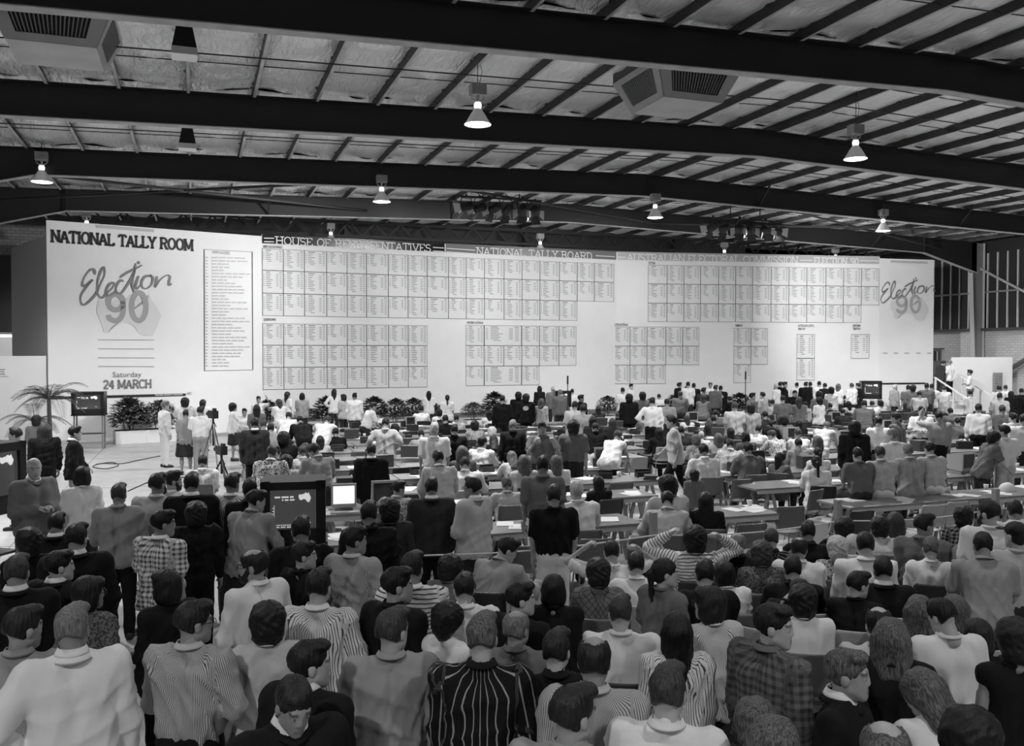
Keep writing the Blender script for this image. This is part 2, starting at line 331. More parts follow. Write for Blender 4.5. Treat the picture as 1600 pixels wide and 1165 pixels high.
def spot_bar(xa, xb, z, aims, nm):
    y = 26.2
    bar = empty('spotlight_bar', ((xa+xb)/2, y, 0), label='black pipe bar carrying spotlights under the beam, '+nm, cat='light bar')
    MB().tube([(xa-bar.location.x-.2, 0, z), (xb-bar.location.x+.2, 0, z)], .03, 8).build('pipe', BLACK, bar)
    for t in (-.6, .6): MB().tube([(t, 0, z), (t, 0, zbeam(xa)-.02)], .018, 6).build('hanger', BLACK, bar)
    MB().tube([(-1.0+.1*k, .05*math.sin(k*2.1), z+.1+.06*math.sin(k*1.3)) for k in range(21)], .012, 5).build('cable', BLACK, bar)
    n = len(aims)
    for k, (ax, az, pw) in enumerate(aims):
        x = xa+(xb-xa)*k/(n-1); pos = Vector((x, y-.06+.12*(k % 2), z-.32))
        dirv = (Vector((ax, board_y(ax), az))-pos).normalized(); q = (-dirv).to_track_quat('Z', 'Y')
        e = obj('spotlight', None, loc=pos, scale=(1.12,)*3, label='black spotlight with barn doors, %s from left on the %s' % (['first', 'second', 'third', 'fourth', 'fifth', 'sixth'][k], nm), cat='spotlight', group='spotlights aimed at the board')
        for kk, me in SM.items():
            o = obj(kk.rstrip('0123456789'), me, e)
            if kk != 'yoke': o.rotation_mode = 'QUATERNION'; o.rotation_quaternion = q
        MB().tube([(0, 0, .27), (0, 0, .34)], .03, 8).build('clamp', BLACK, e)
        ld = bpy.data.lights.new('spot_beam', 'SPOT'); ld.energy = SPOT_W*pw; ld.spot_size = math.radians(78); ld.spot_blend = .9; ld.shadow_soft_size = .1
        o = obj('beam', ld, e, loc=dirv*.17); o.rotation_mode = 'QUATERNION'; o.rotation_quaternion = q
# ================================================================== tally board
PL = [(-4.5, 32.43), (2.4, 34.21), (9.6, 34.76), (17.45, 35.05), (29.65, 32.65), (32.55, 32.35)]
def board_y(x):
    for a, b in zip(PL, PL[1:]):
        if x <= b[0] or b is PL[-1]: return a[1]+(b[1]-a[1])*(x-a[0])/(b[0]-a[0])
spot_bar(7.9, 10.2, 7.80, [(-3.2, 4.6, 2.6), (-.5, 4.6, 1.6), (4.0, 4.4, .9), (8., 4.4, .8), (11.5, 4.4, .9), (14.5, 4.4, 1.)], 'nearer left bar')
spot_bar(16.65, 19.3, 7.60, [(15, 4.4, .8), (18.5, 4.4, .6), (21.5, 4.4, .42), (25., 4.4, .32), (29, 4.4, .4), (32.8, 4.4, 4.8)], 'farther right bar')
SEG = [math.atan2(b[1]-a[1], b[0]-a[0]) for a, b in zip(PL, PL[1:])]
def seg_of(px):
    for i, lim in enumerate((410., 695.5, 963., 1374.)):
        if px <= lim+.3: return i
    return 4
def bpt(px, py, off=.0, seg=None):
    i = seg_of(px) if seg is None else seg
    p = unP(px, py, PL[i], PL[i+1]); n = Vector((math.sin(SEG[i]), -math.cos(SEG[i]), 0))
    return Vector(p)+n*off
ZT, ZTL, ZB = 7.41, 7.33, 1.45
INK = mat('print_black', .015, .6); INKG = mat('print_grey', .2, .6); INKP = mat('print_pale', .42, .6); INKM = mat('print_map', .68, .6); CELLW = mat('cell_white', .75, .65); LINEB = mat('cell_line', .09, .6); TYPE = mat('type_grey', .3, .6)
TXT = []
tb = empty('tally_board', (14, 34, 0), label='giant white faceted national tally board with result tables and black header', cat='tally board')
tb.location = (0, 0, 0)
def slab(i, x0, x1, z0, z1, th=.1, off=0.):
    a, b = Vector((*PL[i], 0)), Vector((*PL[i+1], 0)); d = (b-a).normalized(); n = Vector((d.y, -d.x, 0)); Lg = (b-a).length
    p0, p1 = a+d*Lg*x0, a+d*Lg*x1; m = MB()
    m.hexa([p0+n*off+Vector((0, 0, z0)), p1+n*off+Vector((0, 0, z0)), p1+n*(off-th)+Vector((0, 0, z0)), p0+n*(off-th)+Vector((0, 0, z0)), p0+n*off+Vector((0, 0, z1)), p1+n*off+Vector((0, 0, z1)), p1+n*(off-th)+Vector((0, 0, z1)), p0+n*(off-th)+Vector((0, 0, z1))])
    return m
for i in range(5): slab(i, 0, 1, .55 if i else .1, (ZTL, ZT, ZT, ZT, ZTL)[i]).build('panel', WHITE, tb)
# side return and back of the left wing
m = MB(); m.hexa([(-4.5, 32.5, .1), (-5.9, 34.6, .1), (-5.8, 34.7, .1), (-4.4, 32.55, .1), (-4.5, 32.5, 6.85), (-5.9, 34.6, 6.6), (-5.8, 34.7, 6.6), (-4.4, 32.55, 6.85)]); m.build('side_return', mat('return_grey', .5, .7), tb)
# header bands
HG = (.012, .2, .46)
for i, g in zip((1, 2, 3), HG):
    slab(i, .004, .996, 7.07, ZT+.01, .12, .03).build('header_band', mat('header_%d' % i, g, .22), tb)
def ribbon(mb, pts, wd, n, close=False):
    """flat pen stroke: pts are 3-D on the board plane, n its normal"""
    pts = [Vector(p) for p in pts]
    if close: pts = pts+[pts[0]]
    ws = wd if isinstance(wd, (list, tuple)) else [wd]*len(pts); v = []; fs = []
    for i, p in enumerate(pts):
        if close and i in (0, len(pts)-1): d = pts[1]-pts[-2]
        else: d = pts[min(i+1, len(pts)-1)]-pts[max(i-1, 0)]
        s = d.normalized().cross(n)*ws[i]/2; v += [p+s, p-s]
    for i in range(len(pts)-1): fs.append((2*i, 2*i+1, 2*i+3, 2*i+2))
    mb.add(v, fs)
def smooth(pts, k=6):
    out = []; P = [Vector((*p, 0)) for p in pts]
    for i in range(len(P)-1):
        a, b, c, d = P[max(i-1, 0)], P[i], P[i+1], P[min(i+2, len(P)-1)]
        for j in range(k):
            t = j/k; out.append(.5*((2*b)+(c-a)*t+(2*a-5*b+4*c-d)*t*t+(3*b-a-3*c+d)*t**3))
    return [(p.x, p.y) for p in out+[P[-1]]]
def arc(cx, cy, rx, ry, a0, a1, n=10): return [(cx+rx*math.cos(math.radians(a0+(a1-a0)*k/n)), cy+ry*math.sin(math.radians(a0+(a1-a0)*k/n))) for k in range(n+1)]
# slab-serif stroke alphabet: width, strokes, serif points
G = {
 'N': (.8, [[(.1, 0), (.1, 1)], [(.1, 1), (.7, 0)], [(.7, 0), (.7, 1)]], [(.1, 0), (.1, 1), (.7, 1)]),
 'A': (.84, [[(.1, 0), (.42, 1)], [(.42, 1), (.74, 0)], [(.2, .33), (.64, .33)]], [(.1, 0), (.74, 0)]),
 'T': (.74, [[(.37, 0), (.37, 1)], [(.04, 1), (.7, 1)], [(.04, 1), (.04, .78)], [(.7, 1), (.7, .78)]], [(.37, 0)]),
 'I': (.36, [[(.18, 0), (.18, 1)]], [(.18, 0), (.18, 1)]),
 'O': (.84, [arc(.42, .5, .34, .5, 0, 360, 22)], []),
 'L': (.68, [[(.14, 1), (.14, 0)], [(.14, 0), (.62, 0)], [(.62, 0), (.62, .24)]], [(.14, 1), (.14, 0)]),
 'Y': (.76, [[(.08, 1), (.38, .45)], [(.68, 1), (.38, .45)], [(.38, .45), (.38, 0)]], [(.08, 1), (.68, 1), (.38, 0)]),
 'R': (.8, [[(.14, 0), (.14, 1)], [(.14, 1), (.4, 1)]+arc(.42, .75, .24, .25, 90, -90)+[(.14, .5)], [(.42, .5), (.7, 0)]], [(.14, 0), (.14, 1), (.7, 0)]),
 'M': (.98, [[(.12, 0), (.12, 1)], [(.12, 1), (.49, .1)], [(.49, .1), (.86, 1)], [(.86, 1), (.86, 0)]], [(.12, 0), (.12, 1), (.86, 1), (.86, 0)]),
 'H': (.84, [[(.14, 0), (.14, 1)], [(.7, 0), (.7, 1)], [(.14, .5), (.7, .5)]], [(.14, 0), (.14, 1), (.7, 0), (.7, 1)]),
 'U': (.8, [[(.12, 1), (.12, .3)]+arc(.4, .3, .28, .3, 180, 360)+[(.68, .3), (.68, 1)]], [(.12, 1), (.68, 1)]),
 'S': (.68, [arc(.34, .745, .25, .255, 25, 270)+arc(.34, .25, .27, .25, 90, -160)], []),
 'E': (.7, [[(.14, 0), (.14, 1)], [(.14, 1), (.62, 1)], [(.62, 1), (.62, .78)], [(.14, .5), (.46, .5)], [(.14, 0), (.64, 0)], [(.64, 0), (.64, .24)]], [(.14, 0), (.14, 1)]),
 'F': (.68, [[(.14, 0), (.14, 1)], [(.14, 1), (.62, 1)], [(.62, 1), (.62, .78)], [(.14, .5), (.46, .5)]], [(.14, 0), (.14, 1)]),
 'P': (.72, [[(.14, 0), (.14, 1)], [(.14, 1), (.38, 1)]+arc(.4, .73, .24, .27, 90, -90)+[(.14, .46)]], [(.14, 0), (.14, 1)]),
 'V': (.8, [[(.08, 1), (.4, 0)], [(.4, 0), (.72, 1)]], [(.08, 1), (.72, 1)]),
 'B': (.76, [[(.14, 0), (.14, 1)], [(.14, 1), (.36, 1)]+arc(.38, .76, .22, .24, 90, -90)+[(.14, .52)], [(.36, .52)]+arc(.4, .26, .25, .26, 90, -90)+[(.14, 0)]], [(.14, 0), (.14, 1)]),
 'D': (.8, [[(.14, 0), (.14, 1)], [(.14, 1), (.34, 1)]+arc(.36, .5, .34, .5, 90, -90, 14)+[(.14, 0)]], [(.14, 0), (.14, 1)]),
 'C': (.78, [arc(.42, .5, .34, .5, 40, 320, 18), [(.68, .82), (.68, 1)]], []),
 "'": (.24, [[(.12, 1), (.1, .78)]], []), ' ': (.4, [], []),
 '9': (.68, [arc(.34, .68, .24, .32, 0, 360, 18), arc(.3, .5, .28, .5, 10, -110, 10)], []), '0': (.68, [arc(.34, .5, .26, .5, 0, 360, 20)], []),
 '2': (.68, [arc(.34, .72, .25, .28, 170, -30)+[(.1, 0)], [(.1, 0), (.62, 0)]], []), '4': (.7, [[(.48, 0), (.48, 1)], [(.48, 1), (.06, .3)], [(.06, .3), (.66, .3)]], [(.48, 0)])}
def slab_text(name, text, p0, p1, q0, seg, material, wt, parent=tb, off=.02, serif=.34, space=0):
    """text between baseline pixels p0 -> p1, cap-height pixel q0 above p0"""
    A, B = bpt(*p0, off, seg), bpt(*p1, off, seg); Hh = (bpt(*q0, off, seg)-A).z; d = (B-A)
    d.z = 0; Wd = d.length; d.normalize(); n = Vector((d.y, -d.x, 0)); zA = (A.z+B.z)/2; A.z = zA
    tot = sum(G[c][0]+space for c in text); sx = Wd/tot; m = MB(); x = 0
    for c in text:
        wc, st, sf = G[c]
        P = lambda q: A+d*((x+q[0])*sx)+Vector((0, 0, q[1]*Hh))
        for s in st: ribbon(m, [P(q) for q in s], wt, n)
        for q in sf:
            zz = wt*.42*(1 if q[1] < .5 else -1); C = P(q)+Vector((0, 0, zz-wt*.42*(1 if q[1] < .5 else -1)))
            ribbon(m, [C-d*serif*sx*.62, C+d*serif*sx*.62], wt*.85, n)
        x += wc+space
    return m.build(name, material, parent)
slab_text('lettering', 'NATIONAL TALLY ROOM', (80, 377), (302, 391.5), (80, 359.5), 0, INK, .07, serif=.27)
slab_text('lettering', 'HOUSE OF REPRESENTATIVES', (430, 381.3), (673, 393.5), (430, 369.5), 1, mat('letter_white', .8, .5), .036, off=.045)
slab_text('lettering', 'NATIONAL TALLY BOARD', (744, 398.5), (925, 405), (744, 387.3), 2, mat('letter_white', .8, .5), .036, off=.045)
slab_text('lettering', 'AUSTRALIAN ELECTORAL COMMISSION', (979, 407.2), (1246, 412), (979, 396.5), 3, mat('letter_white', .8, .5), .036, off=.045)
slab_text('lettering', "ELECTION '90", (1271, 412), (1341, 413.2), (1271, 402.3), 3, mat('letter_white', .8, .5), .036, off=.045)
slab_text('lettering', '24 MARCH', (161, 607), (237, 605), (161, 594.5), 0, INKG, .055, serif=.2)
for (x0, x1, ya, yb, sg) in ((412, 428, 368.5, 368.8, 1), (676, 693, 383, 384, 1), (697, 742, 384.5, 387.5, 2), (930, 960, 396, 397.5, 2), (964, 977, 398, 398.4, 3), (1249, 1268, 403, 403.3, 3), (1343, 1372, 403.6, 404.4, 3)):
    for dy in (3.5, 9.):
        m = MB(); A, B = bpt(x0, ya+dy, .045, sg), bpt(x1, yb+dy, .045, sg); ribbon(m, [A, B], .035, Vector((math.sin(SEG[sg]), -math.cos(SEG[sg]), 0))); m.build('header_rule', mat('letter_white', .8, .5), tb)
# sans text with the built-in font
def sans(text, p0, p1, hpx, seg, material, off=.02, bold=0., name='lettering', parent=tb, shear=0.):
    cu = bpy.data.curves.new('t', 'FONT'); cu.body = text; cu.offset = bold; cu.shear = shear; cu.resolution_u = 2
    to = bpy.data.objects.new('t', cu); COL.objects.link(to); bpy.context.view_layer.update()
    me = bpy.data.meshes.new_from_object(to.evaluated_get(bpy.context.evaluated_depsgraph_get())); bpy.data.objects.remove(to)
    co = np.array([v.co for v in me.vertices]); mn, mx = co.min(0), co.max(0)
    A, B = bpt(*p0, off, seg), bpt(*p1, off, seg); H = (bpt(p0[0], p0[1]-hpx, off, seg)-A).z; d = B-A; d.z = 0; W = d.length; d.normalize()
    out = [A+d*(W*(c[0]-mn[0])/(mx[0]-mn[0]))+Vector((0, 0, H*(c[1]-0)/(.73 if mx[1] < .78 else mx[1]))) for c in co]
    me.vertices.foreach_set('co', np.array(out, dtype=float).ravel()); me.materials.clear(); me.materials.append(material); me.update()
    return obj(name, me, parent)
sans('Saturday', (176, 589), (221, 588.5), 8.5, 0, INKG)
for t, a, b, y, sg in (('NEW SOUTH WALES', 411.5, 441, 386.8, 1), ('QUEENSLAND', 412, 431, 500.5, 1), ('WESTERN AUSTRALIA', 729, 755, 505.5, 2), ('VICTORIA', 1013, 1024, 412.8, 3), ('SOUTH AUSTRALIA', 958.5, 981, 508.8, 3), ('TASMANIA', 1148, 1160, 510, 3), ('AUSTRALIAN CAPITAL', 1246.5, 1272, 510.3, 3), ('TERRITORY', 1246.5, 1258, 515.5, 3), ('NORTHERN', 1332, 1344, 510.3, 3), ('TERRITORY', 1332, 1344.5, 515.3, 3)):
    sans(t, (a, y), (b, y), 3.8, 2 if (958 < a < 959 and False) else sg, INK, bold=.012, name='state_heading')
# four rules, footer bars
for y in (530.5, 544.5, 558.5, 572):
    m = MB(); ribbon(m, [bpt(153, y, .02), bpt(241, y+.3, .02)], .025, Vector((math.sin(SEG[0]), -math.cos(SEG[0]), 0))); m.build('rule', INKP, tb)
def bar(x0, x1, y0, y1, sg, th, mm):
    m = MB(); n = Vector((math.sin(SEG[sg]), -math.cos(SEG[sg]), 0)); a, b = bpt(x0, y0, .02, sg), bpt(x1, y1, .02, sg); b.z = a.z = (a.z+b.z)/2; ribbon(m, [a, b], th, n); return m.build('footer_bar', mm, tb)
bar(77, 290, 623.5, 614.5, 0, .085, INK); bar(1348, 1445, 597.5, 600.5, 4, .075, INK)
sans('Australian Electoral Commission', (242, 618.0), (285, 616.2), 3., 0, mat('letter_white', .8, .5), off=.028, bold=.012)
sans('AEC', (291, 616.3), (300, 615.8), 4., 0, INKG, shear=.2, bold=.01)
# result cells
CV = []
for vnt in range(10):
    r = random.Random(vnt+3); m = MB(); m.cur = 0
    m.add([(0, 0, 0), (1, 0, 0), (1, 0, 1), (0, 0, 1)], [(0, 1, 2, 3)]); m.cur = 1
    e = .016
    for x0, x1, z0, z1 in ((0, 1, 0, e), (0, 1, 1-e, 1), (0, e*1.1, 0, 1), (1-e*1.1, 1, 0, 1)): m.add([(x0, -.006, z0), (x1, -.006, z0), (x1, -.006, z1), (x0, -.006, z1)], [(0, 1, 2, 3)])
    m.cur = 2; rows = r.randint(4, 9)
    def word(x, z, wd, h): m.add([(x, -.008, z), (x+wd, -.008, z), (x+wd, -.008, z+h), (x, -.008, z+h)], [(0, 1, 2, 3)])
    word(.17, .9, r.uniform(.15, .32), .045); word(.8, .9, .12, .04)
    for k in range(rows):
        z = .82-.083*k; word(.05, z, .05, .03); word(.17, z, r.uniform(.13, .33), .032); word(.66, z, .1, .03); word(.82, z, .1, .03)
    word(.25, .82-.083*rows, .2, .03); word(.82, .82-.083*rows, .1, .03)
    m.cur = 3
    for x in (.62, .79): m.add([(x, -.004, .08), (x+.006, -.004, .08), (x+.006, -.004, .88), (x, -.004, .88)], [(0, 1, 2, 3)])
    CV.append(m.mesh('result_panel', [CELLW, LINEB, TYPE, INKM]))
NSW = [410.5, 443.3, 476.2, 510.8, 542.6, 572.8, 607, 637.7, 667.4, 700.7, 728.3, 756.7, 787.4, 815.5, 843.3, 873.6, 901.4, 928, 958.7]
VIC = [1012, 1041.6, 1067.9, 1093.6, 1122, 1148.6, 1174.8, 1204, 1231.7, 1259.6, 1289.3, 1316.6, 1344.7, 1372.3]
WA = [727.5, 756, 787, 815, 842.5, 873, 900]; SA = [957, 984, 1010.7, 1040, 1066.4, 1092]; TAS = [1146.2, 1173, 1199.2]
def zrow(px, ys): return [bpt(px, y).z for y in ys]
TABLES = [(NSW, zrow(412, (388, 422, 457.7, 493)), (18, 18, 16)), (NSW[:9], zrow(412, (505, 539, 573.8, 608.7)), (8, 8, 8)), (WA, zrow(727.5, (507.6, 539.7, 572, 602.7)), (6, 6, 4)),
          (VIC, zrow(1012, (413.8, 443.3, 473.5, 502.3)), (13, 13, 12)), (SA, zrow(975, (510.4, 540.5, 570.1, 599.5)), (5, 5, 3)), (TAS, zrow(1146, (512.3, 541, 569.3, 598)), (2, 2, 1)),
          ([1244.4, 1272.7], zrow(1244, (522, 559.6, 594)), (1, 1)), ([1329.2, 1357.8], zrow(1329, (522, 560)), (1,))]
ci = 0
for cols, zs, cnt in TABLES:
    for r_, n_ in enumerate(cnt):
        for c_ in range(n_):
            if cols is WA and r_ in (0, 2) and c_ in (1, 2):
                if c_ == 2: continue
                a, b = cols[1], cols[3]
            else: a, b = cols[c_], cols[c_+1]
            mid = (a+b)/2; sg = seg_of(mid); A, B = bpt(a, 551, .012, sg), bpt(b, 551, .012, sg); d = B-A
            obj('result_panel', CV[(ci*7+r_*3) % 10], tb, loc=(A.x, A.y, zs[r_+1]), rot=(0, 0, math.atan2(d.y, d.x)), scale=(d.length, 1, zs[r_]-zs[r_+1])); ci += 1
# abbreviations list on the left wing
m = MB(); n0 = Vector((math.sin(SEG[0]), -math.cos(SEG[0]), 0)); ab = empty('abbreviation_list'); ab.parent = tb
ribbon(m, [bpt(319, 389.5, .02), bpt(394, 393.5, .02), bpt(395, 577.5, .02), bpt(319.5, 579, .02)], .03, n0, True); m.build('border', LINEB, ab)
sans('ABBREVIATIONS', (331, 396), (359, 397.5), 5., 0, INKP, parent=ab)
r = random.Random(5); m = MB()
for k in range(35):
    yl = 402+k*4.98; yr = yl+1.6-.05*k
    def W(x0, x1): 
        f = (x0-319)/75; y = yl+(yr-yl)*f; ribbon(m, [bpt(x0, y, .02), bpt(x1, y, .02)], .04, n0)
    W(321, 321+r.uniform(2, 4.5)); x = 331.; end = 331+r.uniform(18, 58)
    while x < end: l = r.uniform(5, 11); W(x, min(x+l, 391)); x += l+1.6
m.build('list_lines', mat('print_faint', .5, .6), ab, kind='stuff')
# Election 90 logos
ST = [[(375, 380), (370, 330), (340, 315), (290, 350), (240, 430), (225, 500), (250, 515), (300, 485), (350, 440)], [(350, 440), (300, 490), (250, 560), (205, 640), (210, 720), (245, 745), (310, 700), (390, 610), (440, 500), (490, 390), (490, 305), (470, 300), (430, 380), (405, 500), (410, 600), (440, 655), (480, 650), (520, 600), (580, 550), (610, 500), (600, 480), (560, 490), (520, 550), (510, 610), (550, 635), (610, 600), (640, 570)],
      [(720, 465), (690, 450), (650, 490), (630, 560), (650, 605), (700, 600), (790, 470), (850, 350), (870, 240)], [(860, 330), (830, 440), (830, 520), (850, 585)], [(680, 415), (760, 360), (860, 310), (945, 265)], [(905, 215), (910, 250)], [(905, 395), (880, 470), (870, 530), (890, 552), (930, 500)], [(1060, 400), (990, 400), (945, 460), (950, 530), (1000, 550), (1060, 500), (1078, 420), (1040, 385)], [(1130, 400), (1120, 460), (1105, 530), (1165, 445), (1240, 390), (1285, 400), (1275, 460), (1275, 505), (1308, 490)]]
MAPP = [(420, 690), (395, 780), (400, 850), (450, 960), (480, 1070), (540, 1080), (560, 1030), (640, 1000), (720, 960), (780, 970), (850, 1000), (900, 1080), (970, 1120), (1080, 1110), (1140, 990), (1180, 880), (1120, 760), (1060, 690), (1030, 620), (1010, 700), (940, 690), (900, 620), (800, 620), (740, 690), (650, 680), (560, 720), (480, 700)]
def logo(fx, seg, sc, mats):
    e = empty('election_emblem'); e.parent = tb; n = Vector((math.sin(SEG[seg]), -math.cos(SEG[seg]), 0))
    mp = MB(); pts = [bpt(*fx(*p), .014, seg) for p in MAPP]; cen = sum(pts, Vector())/len(pts)
    mp.add([cen]+pts, [(0, k+1, (k+1) % len(pts)+1) for k in range(len(pts))]); mp.build('map_outline', INKM, e)
    d = MB(); P = lambda L: [bpt(*fx(*p), .02, seg) for p in L]
    ribbon(d, P(arc(905, 768, 88, 170, 0, 360, 30)), 62*sc, n); ribbon(d, P(arc(625, 712, 90, 96, 0, 360, 26)), 62*sc, n)
    ribbon(d, P(smooth([(714, 700), (718, 790), (700, 880), (655, 932), (600, 935), (552, 912), (536, 868)])), 62*sc, n); d.build('numerals', mats[1], e)
    s = MB()
    for L in ST:
        q = smooth(L); ribbon(s, [bpt(*fx(*p), .03, seg) for p in q], [sc*(21+7*math.sin(k*.21)) for k in range(len(q))], n)
    s.build('script_lettering', mats[0], e)
logo(lambda x, y: (100+x/7.765, 380+y/7.765), 0, 29.5/1384/7.765*1.05, (mat('script_ink', .22, .6), mat('numeral_ink', .36, .6)))
logo(lambda x, y: (1374.7+(x-190)/1120*86.5, 433+(y-210)/760*57), 4, 41.5/1384*86.5/1120*1.05, (mat('script_ink2', .2, .6), mat('numeral_ink2', .42, .6)))
for x in (1379, 1396, 1413, 1431, 1448): ribbon(mm_ := MB(), [bpt(x, 551.5, .02, 4), bpt(x+7, 551.6, .02, 4)], .06, n0); mm_.build('small_print', INKP, tb)
for x in (150.5, 1391.):
    sg = seg_of(x); w0 = 45 if sg == 0 else 29; m = MB(); y = 351 if sg == 0 else 406.
    ribbon(m, [bpt(x, y+2.2, .02, sg), bpt(x+2*w0, y+(9.5 if sg == 0 else 4.4), .02, sg)], .1, Vector((math.sin(SEG[sg]), -math.cos(SEG[sg]), 0))); m.build('top_tape', mat('tape_grey', .5, .5), tb)
# ================================================================== tables, chairs and what stands on the floor
TOPM = mat('table_laminate', .2, .35, vary=.15, bscale=2); EDGE = mat('table_edge', .45, .6); TIMB = mat('trestle_timber', .3, .7, vary=.25, bscale=5, bump=.1)
EDGES = [10.4, 12.35, 13.85, 15.45, 17.0, 18.5, 20.0, 21.5, 23.0, 24.5, 26.0]
SEGS = [[(1.3, 5.6), (6.8, 7.75), (8.95, 14.6)], [(1.4, 6.9), (8.7, 16.)], [(1.3, 7.95), (9.05, 17.4)], [(1.2, 7.9), (9.75, 19.)], [(1.1, 9.2), (10.4, 20.8)], [(1., 10.), (11.2, 22.5)], [(.9, 11.), (12.2, 24.)], [(.9, 12.), (13., 25.)], [(1.2, 13.), (14., 26.)], [(1.6, 13.6), (14.8, 26.5)], [(3., 14.), (15.5, 26.5)]]
def table_parts(L):
    d = [('tabletop', MB().box((0, .375, .735), (L, .75, .03)).mesh('tabletop', TOPM), 0), ('batten', MB().box((0, .02, .69), (L*.96, .03, .06)).mesh('batten', EDGE), 0), ('batten', MB().box((0, .73, .69), (L*.96, .03, .06)).mesh('batten', EDGE), 0)]
    return d
LEGM = {}
for sx in (-1, 1):
    for sy in (-1, 1): LEGM[sx, sy] = MB().bar((sx*.03, sy*.29, .7), (sx*.2, sy*.31, 0), .05, .03, (0, 1, 0)).mesh('leg', TIMB)
TBEAM = MB().box((0, 0, .685), (.06, .7, .07)).mesh('trestle_beam', TIMB); TSTR = MB().box((.1, 0, .3), (.02, .6, .05)).box((-.1, 0, .3), (.02, .6, .05)).mesh('stretcher', TIMB)
TCACHE = {}; TABLES_XY = []
ordn = ['front', 'second', 'third', 'fourth', 'fifth', 'sixth', 'seventh', 'eighth', 'ninth', 'tenth', 'last']
for k, (ye, segs) in enumerate(zip(EDGES, SEGS)):
    cnt = 0
    for a, b in segs:
        n = max(1, round((b-a)/2.5)); L = round((b-a)/n, 2)
        for i in range(n):
            x = a+(i+.5)*(b-a)/n; cnt += 1
            if True: lab, gr = 'trestle table with pale top in the %s row, %s from the left' % (ordn[k], ['first', 'second', 'third', 'fourth', 'fifth', 'sixth', 'seventh', 'eighth', 'ninth', 'tenth', 'eleventh', 'twelfth'][cnt-1]), 'trestle tables in rows'
            else: lab, gr = 'long trestle table half hidden among the counting staff in the far rows', 'trestle tables in the far rows'
            t = empty('trestle_table', (x, ye, 0), label=lab, cat='table', group=gr); TABLES_XY.append((k, x, ye, L))
            if L not in TCACHE: TCACHE[L] = table_parts(L-.02)
            for nm, me, _ in TCACHE[L]: obj(nm, me, t)
            for sx in (-1, 1):
                if k < 5:
                    tr = obj('trestle', TBEAM, t, loc=(sx*(L/2-.35), .375, 0))
                    for q in LEGM: obj('leg', LEGM[q], tr)
                else:
                    if 'far' not in TCACHE:
                        m = MB(); m.box((0, 0, .685), (.06, .7, .07))
                        for ssx in (-1, 1):
                            for ssy in (-1, 1): m.bar((ssx*.03, ssy*.29, .7), (ssx*.2, ssy*.31, 0), .05, .03, (0, 1, 0))
                        TCACHE['far'] = m.mesh('trestle', TIMB)
                    obj('trestle', TCACHE['far'], t, loc=(sx*(L/2-.35), .375, 0))
# chairs
CH = [mat('chair_grey_plastic', .13, .5), mat('chair_pale_plastic', .36, .5), mat('chair_dark_vinyl', .03, .5)]; CHROME = mat('chair_tube', .25, .3, metal=.7)
def plate(wd, prof, th=.012, nx=6, curve=.02):
    """prof: (y,z) points; curved shell"""
    v = []; f = []; n = len(prof)
    for s in (0, 1):
        for j, (y, z) in enumerate(prof):
            for i in range(nx+1):
                u = i/nx*2-1; w_ = wd/2*(1-.12*(abs(j/(n-1)-.5)*2)**4); v.append((u*w_, y+curve*(1-u*u)*(-1 if z > .5 else 0)-s*th*.7, z+(curve*u*u if z <= .5 else 0)-s*th*.7))
    o = n*(nx+1)
    for j in range(n-1):
        for i in range(nx): a = j*(nx+1)+i; f += [(a, a+1, a+nx+2, a+nx+1), (o+a, o+a+nx+1, o+a+nx+2, o+a+1)]
    for j in range(n-1):
        for i in (0, nx): a = j*(nx+1)+i; f.append((a, a+nx+1, o+a+nx+1, o+a))
    for i in range(nx):
        for j in (0, n-1): a = j*(nx+1)+i; f.append((a, a+1, o+a+1, o+a))
    return MB().add(v, f)
CSEAT = plate(.42, [(.2, .425), (.17, .445), (0, .44), (-.15, .435), (-.2, .45)]).mesh('seat', CH[0], True); CBACK = plate(.42, [(-.2, .52), (-.215, .6), (-.235, .7), (-.26, .82), (-.265, .84)], curve=.03).mesh('backrest', CH[0], True)
CLEG = {}
for sx in (-1, 1):
    CLEG[sx, 1] = MB().tube([(sx*.17, .12, .43), (sx*.2, .19, 0)], .011, 6).mesh('leg', CHROME); CLEG[sx, -1] = MB().tube([(sx*.18, -.24, .7), (sx*.18, -.2, .48), (sx*.18, -.16, .42), (sx*.2, -.24, 0)], .011, 6).mesh('leg', CHROME)
CFAR = MB().tube([(.17, .12, .43), (.2, .19, 0)], .011, 5).tube([(-.17, .12, .43), (-.2, .19, 0)], .011, 5).tube([(.18, -.24, .7), (.18, -.16, .42), (.2, -.24, 0)], .011, 5).tube([(-.18, -.24, .7), (-.18, -.16, .42), (-.2, -.24, 0)], .011, 5).mesh('leg_frame', CHROME)
def chair(x, y, rz, mt, label, group, near=True):
    e = empty('stacking_chair', (x, y, 0), rz, label=label, cat='chair', group=group)
    for nm, me in (('seat', CSEAT), ('backrest', CBACK)): o = obj(nm, me, e); link_mat(o, CH[mt])
    if near:
        for q in CLEG: obj('leg', CLEG[q], e)
    else: obj('leg_frame', CFAR, e)
    return e
